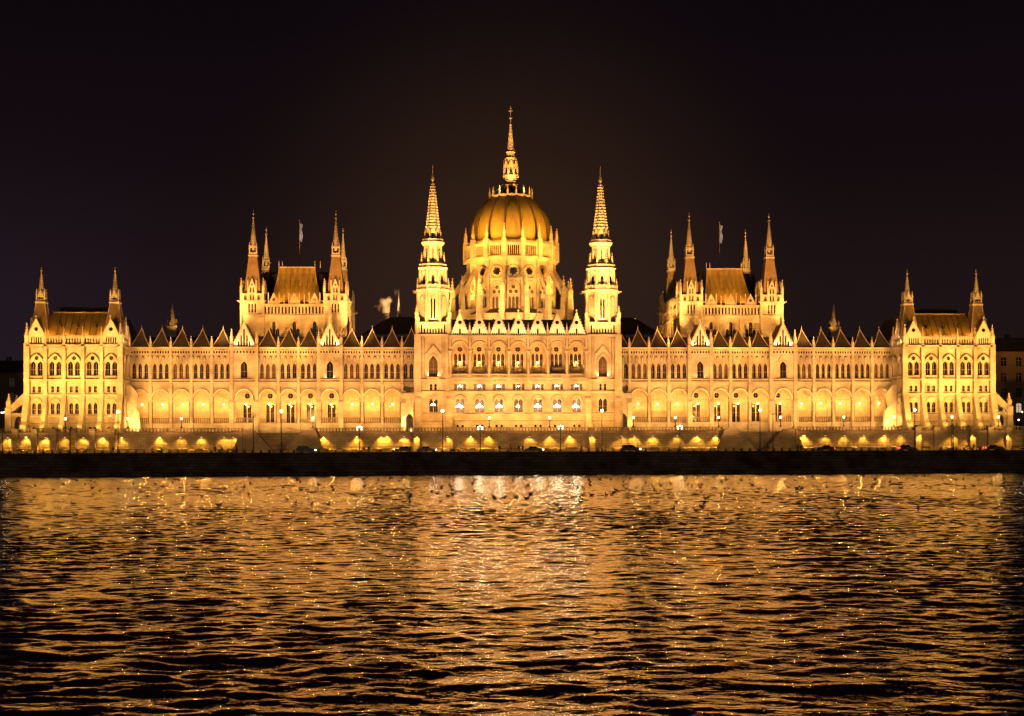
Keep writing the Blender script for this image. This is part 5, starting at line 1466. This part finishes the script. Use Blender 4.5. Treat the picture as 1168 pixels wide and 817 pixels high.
while cnt < 250:
    yp = 543.5+abs(rb.gauss(0, 1))*18; xp = rb.uniform(0, 1168)
    if rb.random() < .5: xp = rb.gauss(600, 260)
    if not (0 < xp < 1168) or yp > 640: continue
    d = FPX*CAMZ/(yp-508); Y = d-DIST
    if Y > -43: continue
    o = bpy.data.objects.new('water_bird', BDm); COL.objects.link(o); o.location = (PX(xp, Y), Y, 0.07)
    o.rotation_euler.z = rb.uniform(0, 6.28); q = rb.uniform(.75, 1.25); o.scale = (q, q, q)
    tag(o, 'small dark bird floating on the golden river', 'bird', 'birds floating on the river'); cnt += 1

# ================================================================== FLOODLIGHTING
fl = MB(['iron']); fl.box(-.35, .35, -.15, .2, .25, .7); fl.box(-.4, -.34, -.05, .05, 0, .5); fl.box(.34, .4, -.05, .05, 0, .5); fl.box(-.4, .4, -.12, .12, 0, .06)
FLm = fl.mesh('added_floodlight')  # added fixtures for the quay floods, whose real source is unseen
for i in range(17):
    X = -144+18*i
    o = bpy.data.objects.new('added_floodlight', FLm); COL.objects.link(o); o.location = (X, -29.4, ZQ+.004)
    tag(o, 'added dark boxy ground flood lamp on the lower quay road', 'added_floodlight', 'added ground floodlights on the lower quay')
    pav = abs(X) > 100; cen = abs(X) < 26
    spot((X, -28.9, 6.15), (X, 4, 40 if cen else 37), (44000 if not cen else 33000) if not pav else 44000, 70, 1, PINK if not pav else (1, .50, .12), .35)
    spot((X, -28.9, 6.0), (X, -10, 8.5), 1700, 165, 1, (1, .52, .14), .3)  # added wide fill to brighten the retaining wall
for i, X in enumerate(MASTS):
    spot((X, -31.5, 15.4), (X, 6, 29), 8000, 120, 1, PINK, .4)
for s in (-1, 1):
    for c in PC+[PC[0]-4.2, PC[4]+4.6]:
        spot((s*(c), -7.6, 11.2), (s*c, 0, 26), 1350, 150, .8, (1, .48, .10), .3)
    spot((s*136, -25, 15.4), (s*119, 0, 30), 13000, 70, 1, (1, .50, .13), .4); spot((s*112, -25, 15.4), (s*117, 0, 32), 11000, 70, 1, (1, .50, .13), .4)
    for k in range(0, 14):
        c = (BND[k]+BND[k+1])/2
        spot((s*c, 2.0, 11.2), (s*c, YW, 25), 1900, 145, .8, (1, .50, .15), .3)
    for zz, P in ((71, 420000), (52, 240000)):
        spot((s*22.9+s*6, -31, 15.4), (s*22.9, 5, zz), P*.45, 24, .5, PALE, .4); spot((s*22.9-s*6, -31, 15.4), (s*22.9, 5, zz), P*.45, 24, .5, PALE, .4)
    for a in (-4.6, 4.6): spot((s*22.9+a*1.05, 1.2 if True else 0, 37.2), (s*22.9+a*.3, 4.0, 46), 2600, 80, .8, PALE, .15)
    spot((s*22.9, .75, 40.6), (s*22.9, 1.6, 46), 500, 110, .8, WHITE, .08)
    for sg in (-1, 1): spot((s*22.9+sg*1.5, .35, 25.6), (s*22.9+sg*1.2, .9, 29), 240, 120, .8, WHITE, .06)
    spot((s*22.9, -7.2, 11.2), (s*22.9, 0, 22), 2000, 150, .8, AMB, .3)
    spot((s*61.75, -31, 15.4), (s*61.75, 19, 43.5), 75000, 30, 1, AMB, .4)
    # pavilion roof, chamber walls and roof
    for c in (111, 115.4, 120.2, 124.8): spot((s*c, .55, 36.4), (s*c, 4.2, 40), 520, 130, .9, GOLD, .12)
    cx = s*61.75
    for ax in (47.4, 54.9, 59.85, 65.3, 70.5, 77.3): spot((s*ax, 11.9, 35.2), (s*(61.75+(ax-61.75)*.9), 19, 44), 1150, 100, .8, AMB, .2)
    for a in (-11.55, 11.55): spot((cx+a*1.1, -31, 15.4), (cx+a, 19, 54), 150000, 15, .7, (1, .47, .12), .4); spot((cx+a*2.3, -31, 15.4), (cx+a, 51, 63), 330000, 12, .7, (1, .5, .14), .4)
    for a in (-11.55, 11.55): spot((cx+a*.9, 12.3, 36.6), (cx+a, 20, 50), 1500, 50, .8, AMB, .2)
    for a in (-4.6, 0, 4.6): spot((cx+a*1.05, 20.4, 47.4), (cx+a*.8, 24.5, 52), 900 if a else 1500, 110, .9, GOLD, .12)
    for yy in (24, 33, 43, 52): spot((s*43.8, yy, 34), (s*47, yy, 42.5), 1500, 120, .8, AMB, .2)
    spot((s*34, 32, 45.2), (s*47.4, 36, 45), 14000, 60, .9, AMB, .3)
    # dome
    spot((s*19.6, 8.6, 56.2), (s*2, 27, 77), 30000, 50, .9, (1, .47, .06), .3)
    spot((s*17.5, 11, 50.3), (s*9, 30, 74), 17000, 60, .9, (1, .47, .06), .3)
    spot((s*22.9-s*4, 9.5, 41.5), (s*3, 30, 60), 15000, 60, .7, (1, .5, .11), .3)
    spot((s*24, 30, 45), (s*10, 32, 60), 25000, 80, .7, (1, .48, .09), .3)
    spot((s*13, 9, 43), (s*3, 26, 70), 30000, 60, .7, (1, .42, .06), .3)
    spot((s*5, 7.0, 43), (s*2, 22.8, 50), 7500, 90, .8, PALE, .3)
    spot((s*14, 9.5, 42), (s*9, 24, 50), 8500, 90, .8, WARM, .3)
    spot((s*4, 29.5, 80.5), (0, 36, 91), 3600, 60, .7, (1, .46, .13), .15)
spot((0, -31, 15.4), (0, 0, 29), 9000, 100, 1, PINK, .4)
spot((0, -31, 15.4), (0, 34, 84), 240000, 14, .6, (1, .48, .14), .4)
for c in CX: spot((c+CP/2, -7.4, 11.2), (c+CP/2, 0, 22), 1250, 155, .8, (1, .50, .12), .3)
spot((-30.5, 5.0, 11.0), (-29.3, 7, 17), 1900, 110, .8, PALE, .1); spot((30.5, 5.0, 11.0), (29.3, 7, 17), 350, 110, .8, AMB, .1)
for s in (-1, 1):
    spot((s*100.8, 5.0, 11.0), (s*103.5, 6.8, 15), 900, 110, .8, PALE, .1)
    spot((s*104.6, 1.2, 34.5), (s*105.5, 5.2, 38), 500, 110, .9, WHITE, .08)
spot((-33, 34, 46), (-36.5, 38, 49), 6000, 90, .8, (1, .6, .3), .2)
spot((-33, 31, 44.6), (-33, 38, 50), 700, 60, .8, (1, .7, .4), .1)

sd = bpy.data.lights.new('added_fill_sun', 'SUN'); sd.energy = .16; sd.angle = R(40); sd.color = (1, .68, .42)  # added dim fill from the camera side, lifting the dark quay wall
so = bpy.data.objects.new('added_fill_sun', sd); COL.objects.link(so); so.rotation_euler = (R(78), 0, R(-8))
# ================================================================== SKY
W = bpy.data.worlds.new('World'); scene.world = W; W.use_nodes = True; nt = W.node_tree
bg = nt.nodes['Background']; tc = nt.nodes.new('ShaderNodeTexCoord'); sp = nt.nodes.new('ShaderNodeSeparateXYZ'); nt.links.new(tc.outputs['Generated'], sp.inputs[0])
c1 = nt.nodes.new('ShaderNodeValToRGB'); nt.links.new(sp.outputs['Z'], c1.inputs[0])
for p, c in ((0.0, (.0150, .0078, .0078)), (.11, (.0125, .0062, .0068)), (.19, (.0068, .0034, .0044)), (.28, (.0042, .0022, .0036)), (.7, (.003, .002, .003))):
    e = c1.color_ramp.elements.new(p) if p not in (0.0,) else c1.color_ramp.elements[0]
    e.position = p; e.color = (*c, 1)
c1.color_ramp.elements[-1].color = (.003, .002, .003, 1)
def wmix(fac, a, b, blend='MIX'):
    n = nt.nodes.new('ShaderNodeMix'); n.data_type = 'RGBA'; n.blend_type = blend
    nt.links.new(fac, n.inputs[0]); nt.links.new(a, n.inputs[6]); n.inputs[7].default_value = (*b, 1); return n.outputs[2]
mr = nt.nodes.new('ShaderNodeMapRange'); nt.links.new(sp.outputs['X'], mr.inputs[0]); mr.inputs[1].default_value = -.12; mr.inputs[2].default_value = -.32
mz = nt.nodes.new('ShaderNodeMapRange'); nt.links.new(sp.outputs['Z'], mz.inputs[0]); mz.inputs[1].default_value = .24; mz.inputs[2].default_value = .06
mm = nt.nodes.new('ShaderNodeMath'); mm.operation = 'MULTIPLY'; nt.links.new(mr.outputs[0], mm.inputs[0]); nt.links.new(mz.outputs[0], mm.inputs[1])
col = wmix(mm.outputs[0], c1.outputs[0], (.004, .003, .009), 'ADD')
# brown glow round the dome: scattered floodlight painted into the sky colour
dt = nt.nodes.new('ShaderNodeVectorMath'); dt.operation = 'DOT_PRODUCT'; nt.links.new(tc.outputs['Generated'], dt.inputs[0]); dt.inputs[1].default_value = Vector((.053, .990, .126)).normalized()
mg = nt.nodes.new('ShaderNodeMapRange'); nt.links.new(dt.outputs['Value'], mg.inputs[0]); mg.inputs[1].default_value = .9703; mg.inputs[2].default_value = .9998
pw = nt.nodes.new('ShaderNodeMath'); pw.operation = 'POWER'; nt.links.new(mg.outputs[0], pw.inputs[0]); pw.inputs[1].default_value = 3
col = wmix(pw.outputs[0], col, (.021, .0098, .0030), 'ADD')
nt.links.new(col, bg.inputs['Color']); bg.inputs['Strength'].default_value = 1.0

# ================================================================== CAMERA
cd = bpy.data.cameras.new('camera'); cam = bpy.data.objects.new('camera', cd); COL.objects.link(cam)
cd.sensor_width = 36; cd.lens = FPX/1168*36; cd.shift_y = 99.5/1168; cd.clip_start = .5; cd.clip_end = 6000
ROLL = .0031
cam.matrix_world = Matrix.Translation((CAMX, -DIST, CAMZ)) @ Matrix.Rotation(-YAW, 4, 'Z') @ Matrix.Rotation(PI/2, 4, 'X') @ Matrix.Rotation(-ROLL, 4, 'Z')
scene.camera = cam
vs = scene.view_settings; vs.view_transform = 'Standard'; vs.look = 'None'; vs.exposure = 0; vs.gamma = 1; vs.use_curve_mapping = False
cy_ = scene.cycles; cy_.use_denoising = True; cy_.denoiser = 'OPENIMAGEDENOISE'; cy_.use_light_tree = True
cy_.max_bounces = 5; cy_.diffuse_bounces = 2; cy_.glossy_bounces = 3; cy_.transparent_max_bounces = 6; cy_.volume_bounces = 1
cy_.sample_clamp_indirect = 22; cy_.sample_clamp_direct = 0; cy_.caustics_reflective = False; cy_.caustics_refractive = False
